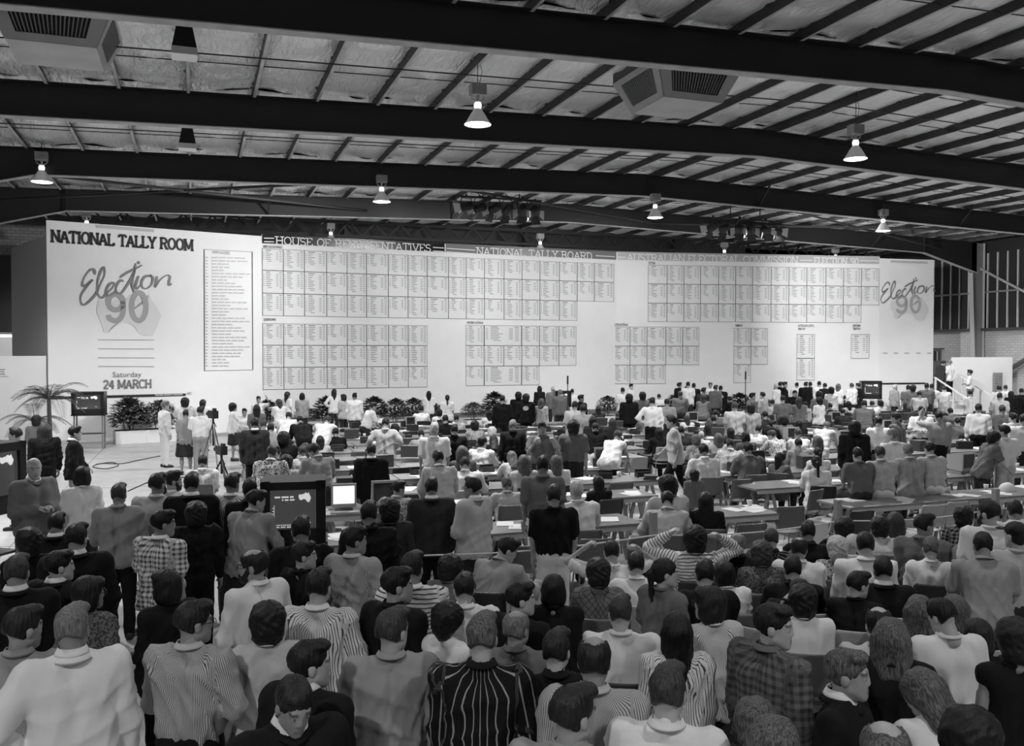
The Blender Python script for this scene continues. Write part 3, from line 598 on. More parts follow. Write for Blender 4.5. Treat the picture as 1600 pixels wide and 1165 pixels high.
# empty chairs that show in the photograph (pixel of the backrest top)
for i, (px, py, face, mt) in enumerate(((822, 851, 20, 0), (938, 840, 10, 0), (1000, 836, -10, 0), (1178, 817, 5, 0), (1160, 748, 0, 0), (1270, 765, -20, 0), (1347, 797, 0, 2), (1462, 788, 5, 1), (1497, 783, 0, 1), (1240, 790, 10, 0), (1098, 838, -15, 0), (1590, 690, 10, 2))):
    p = unZ(px, py, .84); chair(p[0], p[1]+.26, -math.radians(face), mt, 'empty %s plastic chair before the tables, number %s from left' % (['grey', 'pale', 'dark'][mt], ['one', 'two', 'three', 'six', 'five', 'eight', 'ten', 'eleven', 'twelve', 'seven', 'four', 'thirteen'][i]) if False else 'empty %s plastic chair %s' % (['grey', 'pale', 'dark'][mt], ['behind the rope left of the black-shirted man', 'at the front table, just left of the tall post', 'right beside the tall rope post', 'tucked at the short front table', 'at the second-row table end', 'turned aside below the second-row table', 'below the men sitting on the table', 'with its back to the long front table, left one', 'with its back to the long front table, right one', 'lying turned beside the striped paper', 'next to the long-haired woman in black', 'at the far right aisle'][i]), 'empty chairs among the front tables')
# ---- barrier: posts and rope
BARM = mat('post_paint', .3, .5); ROPE = mat('white_rope', .6, .7)
PX = [1.86, 4.87, 7.42, 9.98, 12.5]
for i, x in enumerate(PX):
    e = empty('rope_post', (x, 8.84, 0), label='%s rope post of the barrier before the tables, %s from left' % ('square timber', ['first', 'second', 'third', 'fourth', 'fifth'][i]), cat='post', group='barrier posts')
    MB().box((0, 0, .6), (.07, .07, 1.2)).build('shaft', BARM, e); MB().box((0, 0, .015), (.32, .32, .03)).build('base', BARM, e)
pts = []
for a, b in zip(PX, PX[1:]):
    for k in range(8): t = k/8; pts.append((a+(b-a)*t, 8.79, .95-.06*math.sin(math.pi*t)))
MB().tube(pts+[(PX[-1], 8.79, .95)], .009, 6).build('barrier_rope', ROPE, label='thin white rope strung between the barrier posts', cat='rope')
# ---- papers on the tables
PAP = mat('paper_white', .72, .7); PAPM = []
for vnt in range(4):
    r = random.Random(vnt); m = MB()
    for s in range(r.randint(1, 3)):
        a = r.uniform(-.5, .5); w_, h_ = .21*(1.4 if vnt == 3 else 1), .3; R = Matrix.Rotation(a, 3, 'Z'); cx, cy = r.uniform(-.12, .12), r.uniform(-.1, .1); z0 = .002+.004*s; v = []
        for j in range(4):
            for i in range(4): q = R@Vector(((i/3-.5)*w_, (j/3-.5)*h_, 0)); v.append((q.x+cx, q.y+cy, z0+.006*r.random()*(1 if i in (0, 3) else .3)))
        m.add(v, [(j*4+i, j*4+i+1, j*4+i+5, j*4+i+4) for j in range(3) for i in range(3)])
    m.box((r.uniform(-.1, .1), .05, .004), (.2, .28, .008), r.uniform(-.4, .4)); PAPM.append(m.mesh('paper_pile', PAP))
BIND = mat('folder_dark', .06, .5); r = random.Random(11)
STACK = MB().box((0, 0, .02), (.23, .31, .04)).box((.01, .01, .055), (.22, .3, .03), .12).mesh('folder_pile', BIND); CUP = MB().lathe([(0, 0), (.03, 0), (.04, .09), (.036, .09), (.028, .01), (0, .01)], 12).mesh('cup', PAP, True)
BOTT = MB().lathe([(0, 0), (.035, 0), (.037, .12), (.03, .16), (.012, .2), (.012, .24), (0, .24)], 12).mesh('bottle', mat('bottle_glass', .08, .15), True)
pn = 0
for k, x, ye, L in TABLES_XY:
    for j in range(3 if k < 3 else 2):
        o = obj('paper_pile', PAPM[(pn*3) % 4], loc=(x+(j+.5)/(3 if k < 3 else 2)*L-L/2+r.uniform(-.15, .15), ye+r.uniform(.22, .55), .751), rot=(0, 0, r.uniform(-.5, .5)), scale=(1.1, 1.1, 1), cat='paper', group='papers on the %s tables' % ('near' if k < 3 else 'far'), label=('loose white papers on the %s row table at place %d, %s pile' % (ordn[k], 1+int((x-1)/2.4), ['left', 'middle', 'right'][j]) if k < 3 else 'loose white counting papers lying on the farther trestle tables')); pn += 1
    if r.random() < .5: obj('cup', CUP, loc=(x+r.uniform(-.9, .9)*L/2.2, ye+.62, .751), cat='cup', group='cups on the tables', label='small white drinking cup on a counting table')
    if r.random() < .35: obj('folder_pile', STACK, loc=(x+r.uniform(-.8, .8)*L/2.2, ye+.16, .751), rot=(0, 0, r.uniform(-.6, .6)), cat='folder', group='dark folders on the tables', label='dark folders stacked on a counting table')
BAG = [MB().box((0, 0, .09), (.34, .12, .18)).tube([(-.1, 0, .17), (0, 0, .25), (.1, 0, .17)], .01, 5).mesh('handbag', SOFTBLK), MB().box((0, 0, .05), (.24, .2, .1)).box((0, .02, .12), (.26, .06, .05)).mesh('telephone', SOFTBLK), MB().box((0, 0, .12), (.36, .28, .24)).mesh('paper_tray', mat('tray_dark', .05, .5))]
for k, x, ye, L in TABLES_XY:
    for j in range(0 if k < 2 else 3):
        if r.random() < .72:
            w3 = r.randrange(3); obj(('handbag', 'telephone', 'paper_tray')[w3], BAG[w3], loc=(x+(j-1)*L/3.1+r.uniform(-.2, .2), ye+r.uniform(.3, .58), .751), rot=(0, 0, r.uniform(-.5, .5)), cat=('bag', 'telephone', 'tray')[w3], group=('dark bags', 'black telephones', 'dark trays')[w3]+' on the counting tables', label=('dark handbag', 'black desk telephone', 'dark paper tray')[w3]+' lying among papers on a counting table')
for px, py, ll in ((1466, 752, 'dark bottle on the front table nearest the striped shirt man'), (1476, 768, 'dark bottle on the front table nearest the open papers'), (1483, 755, 'dark bottle on the front table between bottle and papers'), (1265, 752, 'pale can standing on the second-row table')):
    p = unZ(px, py, .75); k = min(range(3), key=lambda i: abs(EDGES[i]+.35-p[1])); obj('bottle', BOTT, loc=(p[0], min(max(p[1], EDGES[k]+.05), EDGES[k]+.68), .751), label=ll, cat='bottle', group='bottles on the tables')
p = unZ(1568, 765, .75); cp_ = MB(); cp_.lathe([(.13, 0), (.125, .05), (.09, .1), (.03, .13), (0, .13)], 16).build('helmet_cap', PAP, None, True, loc=(p[0], 10.85, .751), label='white rounded cap lying on the long front table', cat='cap')
# ---- computer terminals
CASE = mat('computer_case', .42, .5); SCRD = mat('crt_glass', .03, .12); SCRL = mat('crt_lit', .7, .3, emit=.9)
def crt(px, py, face, lab, lit=False, sc=1., rowi=None, dark=False):
    p = unZ(px, py, .75); k = min(range(len(EDGES)), key=lambda i: abs(EDGES[i]+.4-p[1])) if rowi is None else rowi; q = unY(px, py, EDGES[k]+.42); sg_ = min(SEGS[k], key=lambda t: max(t[0]-q[0], q[0]-t[1], 0)); q[0] = min(max(q[0], sg_[0]+.3), sg_[1]-.3)
    e = empty('computer', (q[0], EDGES[k]+.42, .75), -math.radians(face), label=lab, cat='computer', group='computers on the tables'); e.scale = (sc,)*3
    m = MB().hexa([(-.16, -.15, .05), (.16, -.15, .05), (.13, .17, .06), (-.13, .17, .06), (-.16, -.15, .36), (.16, -.15, .36), (.12, .17, .31), (-.12, .17, .31)]); m.build('case', SOFTBLK if dark else CASE, e)
    m = MB(); 
    for c, d in (((0, -.155, .345), (.32, .03, .03)), ((0, -.155, .075), (.32, .03, .05)), ((-.148, -.155, .21), (.024, .03, .25)), ((.148, -.155, .21), (.024, .03, .25))): m.box(c, d)
    m.build('bezel', SOFTBLK if dark else CASE, e); MB().box((0, -.152, .215), (.272, .008, .235)).build('screen', SCRL if lit else SCRD, e); MB().box((0, 0, .025), (.24, .24, .05)).build('base', CASE, e)
    MB().box((0, -.3, .012), (.36, .13, .024)).build('keyboard', CASE, e)
crt(536, 790, 5, 'small upright computer with glowing screen on the left table', True, 1.1, 1); crt(598, 772, 4, 'pale computer with dark screen behind the dark-haired seated person', False, 1.15, 1)
for i, (px, py, f_, l_, s_) in enumerate(((1314, 703, 4, False, 1.1), (1500, 733, -6, False, 1.1), (1235, 692, 14, False, 1.), (1383, 671, 10, False, .9), (1271, 664, 14, False, 1.), (1303, 660, 14, False, 1.), (1144, 668, 19, False, 1.), (387, 682, 30, True, 1.), (1005, 722, 20, False, 1.1), (1045, 660, 10, False, 1.), (1501, 668, 14, False, 1.), (640, 665, 0, False, .9), (575, 664, 10, False, .9), (910, 655, 0, False, .9))):
    crt(px, py, f_, 'desk computer with %s screen among the staff, %s' % ('glowing' if l_ else 'dark', ['beside the black-jacketed back', 'on the right near the four sitters', 'before the fair seated man', 'in the far right block', 'near the striped shirt, left of two', 'near the striped shirt, right of two', 'left of the long black hair', 'beside the curly-haired woman', 'at the aisle table end', 'in the middle block', 'behind the arm-raising man', 'left block near the plants', 'left block far row', 'behind the grey curls'][i]), l_, s_)
# ---- televisions
TVC = mat('tv_cabinet', .015, .35); TVS = bpy.data.materials.new('tv_screen'); TVS.use_nodes = True
_b = TVS.node_tree.nodes['Principled BSDF']; _b.inputs['Base Color'].default_value = (.02,)*3+(1,); _b.inputs['Roughness'].default_value = .12; _b.inputs['Emission Color'].default_value = (1, 1, 1, 1); _b.inputs['Emission Strength'].default_value = .045
TVW = mat('tv_graphics', .8, .4, emit=.45)
AUS = [(.42, .69), (.395, .78), (.4, .85), (.45, .96), (.54, 1.), (.64, .97), (.72, .93), (.85, .97), (.9, 1.04), (.97, 1.1), (1.08, 1.1), (1.16, .95), (1.18, .86), (1.1, .74), (1.04, .6), (1.0, .7), (.94, .68), (.9, .62), (.8, .62), (.74, .69), (.65, .68), (.56, .72)]
def tv(loc, rz, W, H, D, lab, legs=True, leg_h=.9):
    e = empty('television', loc, rz, label=lab, cat='television', group='television sets')
    zb = leg_h
    m = MB().box((0, D/2+.04, zb+H/2), (W, D, H)); fr = .13
    for c, d in (((0, 0, zb+H-.045*H/.7), (W, .09, .09*H/.7)), ((0, 0, zb+.08*H/.7), (W, .09, .16*H/.7)), ((-W/2+.05, 0, zb+H/2), (.1, .09, H)), ((W/2-.05, 0, zb+H/2), (.1, .09, H))): m.box(c, d)
    m.build('cabinet', TVC, e); sw, sh = W-.2, H-.25*H/.7; zc = zb+.16*H/.7+sh/2
    sc = MB(); n = 8; v = []
    for j in range(n+1):
        for i in range(n+1): u, t = i/n*2-1, j/n*2-1; v.append((u*sw/2, -.0+.035*(u*u+t*t)*.5-.02, zc+t*sh/2))
    s = sc.add(v, [(j*(n+1)+i, j*(n+1)+i+1, j*(n+1)+i+n+2, j*(n+1)+i+n+1) for j in range(n) for i in range(n)]).build('screen', TVS, e, True)
    g = MB(); X = lambda u: (u-.5)*sw; Z = lambda t: zc+(t-.5)*sh; yy = -.03
    def rect(u0, u1, t0, t1): g.add([(X(u0), yy, Z(t0)), (X(u1), yy, Z(t0)), (X(u1), yy, Z(t1)), (X(u0), yy, Z(t1))], [(0, 1, 2, 3)])
    r = random.Random(3); x = .1
    for l in (.12, .15, .08): rect(x, x+l, .8, .84); x += l+.03
    x = .26
    for l in (.03, .08, .1): rect(x, x+l, .73, .765); x += l+.03
    rect(.085, .095, .14, .62)
    for k in range(6): rect(.055, .075, .16+k*.075, .185+k*.075)
    for k in range(9): rect(.1+k*.045, .13+k*.045, .1, .125)
    for k in range(3): rect(.1+k*.13, .2+k*.13, .05, .075)
    rect(.8, .83, .17, .2); rect(.86, .88, .15, .17)
    pts = [(X(.62+(a-.395)*.34), yy, Z(.93-(b-.6)*.5)) for a, b in AUS]; c = (sum(p[0] for p in pts)/len(pts), yy, sum(p[2] for p in pts)/len(pts)); g.add([c]+pts, [(0, k+1, (k+1) % len(pts)+1) for k in range(len(pts))]); g.build('screen_graphics', TVW, s, kind='stuff')
    if legs:
        for sx in (-1, 1):
            for y in (.06, D-.02): MB().tube([(sx*(W/2-.06), y, 0), (sx*(W/2-.06), y, zb+H*.3)], .025, 8).build('leg', mat('stand_tube', .3, .4, metal=.5), e)
        MB().box((0, D/2, zb-.02), (W+.04, D+.05, .04)).build('shelf', TVC, e); MB().box((0, D/2, zb*.45), (W-.04, D*.8, .03)).build('lower_shelf', TVC, e)
    return e
p = unZ(458, 752, 1.62); tv((p[0], p[1], 0), -math.radians(8), .68, .66, .5, 'large black television showing a chart and map above the foreground crowd', True, .96)
q = unY(137, 612, 30.2); tv((q[0], 30.2, 0), -math.radians(5), .93, .7, .45, 'black television on a tall stand before the left wing of the board', True, q[2]-.7)
q = unY(1362, 595, 31.2); tv((q[0], 31.2, 0), -math.radians(30), .85, .75, .45, 'black television on a stand at the right end of the board', True, q[2]-.75)
q = unY(22, 693, 12.4); tv((q[0]-.25, 12.4, 0), -math.radians(-55), 1.0, .85, .7, 'black television cabinet cut by the left picture edge', True, q[2]-.85)
q = unY(880, 612, 30.); tv((q[0], 30., 0), -math.radians(12), .6, .55, .4, 'small television set behind the grey-suited men near the board', True, 1.05)
# ---- planters with shrubs along the foot of the board
LEAF = mat('leaf_dark', .05, .45, vary=.5, bscale=3); LEAF2 = mat('leaf_mid', .1, .45, vary=.5, bscale=3)
def shrub_mesh(seed, W, H, n, ll, droop=.3):
    r = random.Random(seed); m = MB()
    for k in range(n):
        a = r.uniform(0, 6.283); t = r.random()**.5; z = H*r.uniform(.15, 1.); rr = W/2*t*math.sin(min(1, (z/H)*.9+.12)*math.pi)**.5
        p = Vector((rr*math.cos(a), rr*math.sin(a)*.7, z)); d = Vector((math.cos(a+r.uniform(-.6, .6)), math.sin(a+r.uniform(-.6, .6)), r.uniform(-droop, .9))).normalized(); s = d.cross(Vector((0, 0, 1))).normalized()*ll*.26; l = ll*r.uniform(.7, 1.3)
        m.add([p, p+d*l*.45+s, p+d*l-Vector((0, 0, l*.15)), p+d*l*.45-s], [(0, 1, 2, 3)])
    return m.mesh('foliage', LEAF if seed % 2 else LEAF2)
SHR = [shrub_mesh(1, 1.5, 1.25, 1100, .2), shrub_mesh(2, 1.3, 1.0, 900, .24), shrub_mesh(3, 1.1, 1.5, 900, .26, .1), shrub_mesh(4, 1.7, .9, 1100, .19)]
STEMS = MB().tube([(0, 0, -.1), (.02, 0, .6)], .03, 6).tube([(.1, .05, -.1), (.2, .05, .5)], .02, 6).tube([(-.15, 0, -.1), (-.25, 0, .5)], .02, 6).mesh('stems', mat('stem_brown', .08, .8))
PLB = MB().box((0, 0, .21), (1.9, .5, .42)).mesh('planter_body', mat('planter_white', .7, .6)); SOIL = MB().box((0, 0, .425), (1.8, .42, .03)).mesh('soil', mat('soil', .03, .9))
def planter(x, y, rz, si, lab, sc=1.):
    e = empty('planter_box', (x, y, 0), rz, label='low white planter box below the board, '+lab, cat='planter', group='planters along the board'); e.scale = (.5 if x < 0 else .36, 1, 1 if x < 0 else .8); obj('planter_body', PLB, e); obj('soil', SOIL, e)
    s = empty('shrub', (x, y, .43), rz, label='leafy dark shrub '+lab, cat='plant', group='shrubs along the board'); wf = (1.5, 1.3, 1.1, 1.7)[si]+.35; s.scale = ((1.5 if x < 0 else 1.2)/wf, sc*.5, sc*.58); obj('foliage', SHR[si], s); obj('stems', STEMS, s)
for i, (px, si, sc, ll) in enumerate(((192, 1, 1.75, 'right of the left television stand'), (238, 3, 1.75, 'behind the man in white'), (400, 2, .95, 'behind the woman covering her face'), (468, 3, 1., 'left of the grey blouse'), (500, 2, 1.05, 'behind the bending white shirt'), (572, 2, 1., 'above the stepping man'), (605, 0, 1.1, 'left of two round bushes'), (632, 0, 1.1, 'right of two round bushes'), (660, 1, 1., 'left of the long-haired woman'), (725, 3, 1.1, 'right of the ponytail'), (757, 2, 1.1, 'tall in the middle'), (795, 1, 1., 'behind the black jackets'), (930, 0, 1., 'right of the white blouse'), (1005, 3, 1.1, 'behind the curly head'), (1045, 2, .9, 'small beyond the white shirts'), (1140, 2, .9, 'left of the microphone pole'), (1178, 3, 1., 'right of the microphone pole'), (1308, 2, .8, 'small before the fair woman'))):
    sg = seg_of(px); A = bpt(px, 551, 1.15 if px > 300 else 1.0, sg); planter(A.x, A.y, SEG[sg], si, ll, sc)
# ---- palm in a tub
def palm(x, y, lab, h=1.5, n=11, seed=4):
    e = empty('potted_palm', (x, y, 0), label=lab, cat='plant'); r = random.Random(seed)
    MB().lathe([(0, 0), (.2, 0), (.26, .42), (.24, .42), (.22, .38), (0, .38)], 16).build('tub', mat('tub_grey', .2, .6), e, True)
    MB().tube([(0, 0, .35), (.02, 0, .8), (0, .02, h*.62)], [.07, .055, .04], 8).build('trunk', mat('palm_trunk', .1, .9), e)
    for k in range(n):
        a = k*2.4+r.uniform(-.3, .3); up = r.uniform(.5, 1.5); L = r.uniform(1.1, 1.6); pts = []
        for j in range(9): t = j/8; pts.append(Vector((math.cos(a)*L*t*.75, math.sin(a)*L*t*.75, h*.6+up*L*t*.75-1.0*L*t*t*.75)))
        m = MB().tube(pts, [.012*(1-.7*j/8) for j in range(9)], 5)
        for j in range(1, 26):
            t = j/26*8; i0 = int(t); p = pts[i0].lerp(pts[min(i0+1, 8)], t-i0); d = (pts[min(i0+1, 8)]-pts[i0]).normalized(); s = d.cross(Vector((0, 0, 1))).normalized(); ln = .34*math.sin(math.pi*(.12+.8*j/26))
            for sg in (-1, 1):
                q = p+(s*sg+d*.7-Vector((0, 0, .25))).normalized()*ln; m.add([p, p.lerp(q, .5)+d*.012, q, p.lerp(q, .5)-d*.012], [(0, 1, 2, 3)])
        m.build('frond', LEAF, e)
palm(-3.95, 28.6, 'feathery potted palm at the far left before the board', 2.75, 18); palm(-4.6, 30.4, 'second feathery palm beside the left white panel', 1.5, 10, 9)
# ---- low white panels, ladder frame, stairs, guard platform and screen at the right
MB().box((-5.25, 32.0, 1.45), (1.5, .1, 2.9)).build('low_panel', WHITE, label='low white panel beside the left end of the board', cat='panel')
e = empty('notice_card', (-5.75, 31.93, 2.4), label='small notice card pinned to the low white panel', cat='notice'); MB().box((0, 0, 0), (.4, .01, .28)).build('card', mat('card_white', .8, .6), e)
for k in range(3): MB().box((0, -.008, .07-.07*k), (.2-.04*(k % 2), .004, .025)).build('print', INKG, e)
lad = empty('stepladder', (-5.55, 28.9, 0), .2, label='white folding stepladder at the left picture edge', cat='ladder')
for sx in (-1, 1):
    MB().bar((sx*.28, -.35, 0), (sx*.18, 0, 2.1), .06, .03).build('rail', PAP, lad); MB().bar((sx*.28, .4, 0), (sx*.18, .05, 2.1), .05, .03).build('rear_rail', PAP, lad)
for k in range(7): t = (k+1)/8; MB().box((0, -.35*(1-t), 2.1*t), (.56-.2*t, .09, .03)).build('rung', PAP, lad)
stairs = empty('stairs', (0, 0, 0), label='white timber stairs with handrail at the right end of the board', cat='stairs'); SW = mat('stair_white', .62, .6); X0, X1 = 29.75, 31.3
for k in range(6): MB().box(((X0+X1)/2, 27.65+k*.3, .16*(k+1)/2), (X1-X0, .3, .16*(k+1))).build('step', SW, stairs)
MB().box(((X0+X1)/2, 30.4, .48), (X1-X0, 1.9, .96)).build('landing', SW, stairs)
for x in (X0+.03, X1-.03):
    MB().bar((x, 27.5, .98), (x, 29.5, 1.95), .07, .05).build('handrail', SW, stairs)
    for y, z0, z1 in ((27.55, 0, 1.0), (28.5, .5, 1.47), (29.45, .96, 1.93)): MB().box((x, y, (z0+z1)/2), (.06, .06, z1-z0)).build('baluster', SW, stairs)
m = MB(); A, B = Vector((31.55, 30.45, 0)), Vector((35.3, 30.45, 0)); th = Vector((0, .08, 0)); q = [A+Vector((-.55, 0, 0)), B, B+Vector((0, 0, 2.8)), A+Vector((.2, 0, 2.8))]; m.hexa([q[0], q[1], q[1]+th, q[0]+th, q[3], q[2], q[2]+th, q[3]+th]); m.build('screen_panel', WHITE, label='large white screen panel with a slanted edge behind the guard', cat='panel')
e = empty('louvre_door', (34.35, 30.38, 0), label='grey louvred door leaf set in the white screen at right', cat='door'); MB().box((0, 0, 1.05), (.5, .05, 2.1)).build('leaf', mat('door_grey', .25, .6), e)
for k in range(16): MB().box((0, -.03, .3+k*.11), (.44, .02, .03), 0, .4).build('slat', mat('door_grey', .25, .6), e)
e = empty('grey_cabinet', (33.6, 33.9, 0), math.radians(-20), label='grey site cabin with a barred window beyond the board end', cat='cabin'); MB().box((0, 0, 1.62), (1.5, .8, 3.24)).build('body', mat('cabin_grey', .13, .6), e); MB().box((-.1, -.41, 2.85), (1.2, .03, .45)).build('window', SOFTBLK, e)
for k in range(4): MB().box((-.6+k*.33, -.43, 2.85), (.07, .03, .45)).build('bar', mat('cabin_pale', .4, .6), e)
MB().box((.68, -.41, 1.6), (.16, .04, 3.1)).build('jamb', mat('cabin_pale', .4, .6), e)
for i, x in enumerate((-7.0, -5.95)):
    wd = obj('window_%d' % (i+1), MB().box((0, 0, 0), (1.0, .06, 1.0)).mesh('frame', mat('window_frame', .2, .5)), loc=(x, YB-.08, 3.3), kind='structure'); MB().box((0, -.035, -.03), (.86, .02, .8)).build('pane', mat('window_pane', .5, .3, emit=.12), wd); MB().box((0, -.06, .36), (.86, .03, .09)).build('tube_light', mat('tube_lit', .9, .4, emit=2.), wd)
# ---- microphone poles, tripods, cables on the floor
for px, py, yy, ll in ((887, 587, 24.3, 'thin upright microphone pole behind the white blouse'), (1165, 580, 24.3, 'thin upright microphone pole among the suited men')):
    q = unY(px, py, yy); e = empty('microphone_pole', (q[0], yy, 0), label=ll, cat='pole', group='microphone poles'); MB().tube([(0, 0, .02), (0, 0, q[2])], .014, 8).build('pole', BLACK, e); MB().lathe([(0, 0), (.16, 0), (.15, .025), (0, .03)], 14).build('base', BLACK, e); MB().tube([(0, 0, q[2]-.25), (0, 0, q[2])], .026, 8).build('microphone', SOFTBLK, e)
def tripod(px, py, yy, h, lab, camera=True):
    q = unY(px, py, yy); e = empty('camera_tripod', (q[0], yy, 0), .3, label=lab, cat='tripod', group='camera tripods')
    for k in range(3): a = k*2.094+.5; MB().tube([(0, 0, h), (.2*math.cos(a), .2*math.sin(a), h*.5), (.42*math.cos(a), .42*math.sin(a), 0)], [.02, .016, .012], 6).build('leg', CHROME if h > 1 else BLACK, e)
    MB().tube([(0, 0, h*.6), (0, 0, h+.1)], .025, 8).build('column', BLACK, e); MB().tube([(0, 0, h+.06), (-.05, -.35, h-.06)], .012, 6).build('pan_handle', BLACK, e)
    if camera:
        MB().box((0, 0, h+.2), (.14, .34, .18)).box((0, -.1, h+.32), (.05, .16, .06)).build('camera_body', BLACK, e); MB().tube([(0, .17, h+.2), (0, .34, h+.2)], [.05, .06], 12).build('lens_barrel', BLACK, e)
tripod(333, 650, 22.0, 1.35, 'tall camera tripod with video camera beside the white-shirted man'); tripod(346, 690, 19.6, .75, 'low black tripod with video camera on the floor')
for i, (pl, ll) in enumerate((([(150, 725), (175, 722), (185, 727), (165, 732), (145, 729), (158, 724), (190, 724), (215, 719), (245, 713), (260, 711)], 'black cable coiled and trailing across the bare floor'), ([(200, 767), (215, 760), (235, 752), (255, 748), (290, 745)], 'thin black cable on the floor beside the crowd'))):
    MB().tube([tuple(unZ(x, y, .012)) for x, y in smooth(pl, 5)], .012, 6).build('floor_cable', BLACK, label=ll, cat='cable')
# rubbish on the floor before the tables
for px, py, ll in ((1180, 842, 'striped light patch of paper sheets on the floor below the front table'), (1240, 800, 'white box file lying on the floor under the second-row table')):
    q = unZ(px, py, 0); obj('paper_pile', PAPM[3], loc=(q[0], q[1], .001), scale=(2.5, 2.5, 1), label=ll, cat='paper')
e = empty('carton', (*unZ(1287, 815, .35)[:2], 0), .5, label='pale open carton with dark hole left of the rope post', cat='carton'); MB().box((0, 0, .2), (.5, .35, .4)).build('body', EDGE, e); MB().box((0, -.18, .25), (.2, .01, .14)).build('handle_hole', SOFTBLK, e)
p = unZ(1161, 735, .75); e = empty('shopping_bag', (p[0], 14.0, .75), .1, label='black bag standing on the third-row table end', cat='bag'); MB().hexa([(-.2, -.08, 0), (.2, -.08, 0), (.2, .08, 0), (-.2, .08, 0), (-.18, -.03, .42), (.18, -.03, .42), (.18, .03, .42), (-.18, .03, .42)]).build('body', SOFTBLK, e); MB().tube([(-.1, 0, .42), (-.07, 0, .52), (.07, 0, .52), (.1, 0, .42)], .008, 6).build('handle', SOFTBLK, e)
# ================================================================== figures: one smooth surface grown from tapered limbs
def _cap(P, a, b, r1, r2):
    a = np.asarray(a, np.float32); ba = np.asarray(b, np.float32)-a; q = P-a
    t = np.clip((q@ba)/max(float(ba@ba), 1e-9), 0, 1)[..., None]
    return np.linalg.norm(q-ba*t, axis=-1)-(r1+(r2-r1)*t[..., 0])
def _ell(P, c, r, R=None):
    q = P-np.asarray(c, np.float32)
    if R is not None: q = q@np.asarray(R, np.float32)
    r = np.asarray(r, np.float32); k0 = np.linalg.norm(q/r, axis=-1); k1 = np.linalg.norm(q/(r*r), axis=-1)
    return k0*(k0-1)/np.maximum(k1, 1e-6)
def grow(prims, res, clips=(), noise=None):
    """prims: ('c',a,b,r1,r2,k) capsule | ('e',c,r,k[,R]) ellipsoid | ('-',c,r,k) carve;  returns verts, quads"""
    lo, hi = np.full(3, 9.), np.full(3, -9.); bb = []
    for p in prims:
        if p[0] == 'c': pts = np.array([np.array(p[1])-p[3], np.array(p[1])+p[3], np.array(p[2])-p[4], np.array(p[2])+p[4]])
        else: m = max(p[2]); pts = np.array([np.array(p[1])-(m if len(p) > 4 else np.array(p[2])), np.array(p[1])+(m if len(p) > 4 else np.array(p[2]))])
        a, b = pts.min(0), pts.max(0); bb.append((a, b))
        if p[0] != '-': lo = np.minimum(lo, a); hi = np.maximum(hi, b)
    lo = lo-3*res; n = np.ceil((hi+3*res-lo)/res).astype(int)+1
    ax = [(lo[i]+res*np.arange(n[i])).astype(np.float32) for i in range(3)]
    f = np.full(n, .12, np.float32)
    for p, (a, b) in zip(prims, bb):
        k = p[5] if p[0] == 'c' else p[3]
        mg = k+2.5*res; i0 = np.maximum(((a-mg-lo)/res).astype(int), 0); i1 = np.minimum(((b+mg-lo)/res).astype(int)+2, n)
        if (i1 <= i0).any(): continue
        sl = tuple(slice(i0[i], i1[i]) for i in range(3))
        P = np.stack(np.meshgrid(ax[0][sl[0]], ax[1][sl[1]], ax[2][sl[2]], indexing='ij'), -1)
        g = f[sl]
        if p[0] == 'c': d = _cap(P, p[1], p[2], p[3], p[4])
        else: d = _ell(P, p[1], p[2], p[4] if len(p) > 4 else None)
        if p[0] == '-':
            d = -d; h = np.clip(.5+.5*(d-g)/k, 0, 1); f[sl] = g*(1-h)+d*h+k*h*(1-h)
        else:
            h = np.clip(.5+.5*(g-d)/k, 0, 1); f[sl] = g*(1-h)+d*h-k*h*(1-h)
    if clips or noise:
        P = np.stack(np.meshgrid(*ax, indexing='ij'), -1)
        for c in clips: f = np.maximum(f, c(P))
        if noise: f = f+noise(P)
    return nets(f, lo, res)
_CO = np.array([(i, j, k) for i in (0, 1) for j in (0, 1) for k in (0, 1)])
_ED = [(a, b) for a in range(8) for b in range(a+1, 8) if np.abs(_CO[a]-_CO[b]).sum() == 1]
def nets(f, lo, res):
    s = f < 0; n = f.shape; sub = [s[i:n[0]-1+i, j:n[1]-1+j, k:n[2]-1+k] for i, j, k in _CO]
    cnt = sum(x.astype(np.int8) for x in sub); act = (cnt > 0) & (cnt < 8); idx = np.argwhere(act)
    vid = np.full(act.shape, -1, np.int32); vid[act] = np.arange(len(idx))
    vals = np.stack([f[idx[:, 0]+c[0], idx[:, 1]+c[1], idx[:, 2]+c[2]] for c in _CO], 1)
    acc = np.zeros((len(idx), 3)); m = np.zeros(len(idx))
    for a, b in _ED:
        va, vb = vals[:, a], vals[:, b]; x = (va < 0) != (vb < 0); t = np.where(x, va/np.where(x, va-vb, 1), 0)
        p = _CO[a]+t[:, None]*(_CO[b]-_CO[a]); acc[x] += p[x]; m[x] += 1
    V = (idx+acc/np.maximum(m, 1)[:, None])*res+lo; Q = []
    for axn in range(3):
        o = [0, 0, 0]; o[axn] = 1; A = s[:n[0]-o[0], :n[1]-o[1], :n[2]-o[2]]; B = s[o[0]:, o[1]:, o[2]:]
        e = np.argwhere(A != B); u, w = [(1, 2), (2, 0), (0, 1)][axn]
        ok = (e[:, u] > 0) & (e[:, w] > 0) & (e[:, u] < n[u]-1) & (e[:, w] < n[w]-1); e = e[ok]
        if not len(e): continue
        def cid(du, dw):
            q = e.copy(); q[:, u] -= du; q[:, w] -= dw; return vid[q[:, 0], q[:, 1], q[:, 2]]
        q = np.stack([cid(1, 1), cid(0, 1), cid(0, 0), cid(1, 0)], 1); fl = ~A[e[:, 0], e[:, 1], e[:, 2]]
        q[fl] = q[fl][:, ::-1]; Q.append(q)
    return V, np.concatenate(Q) if Q else np.zeros((0, 4), int)
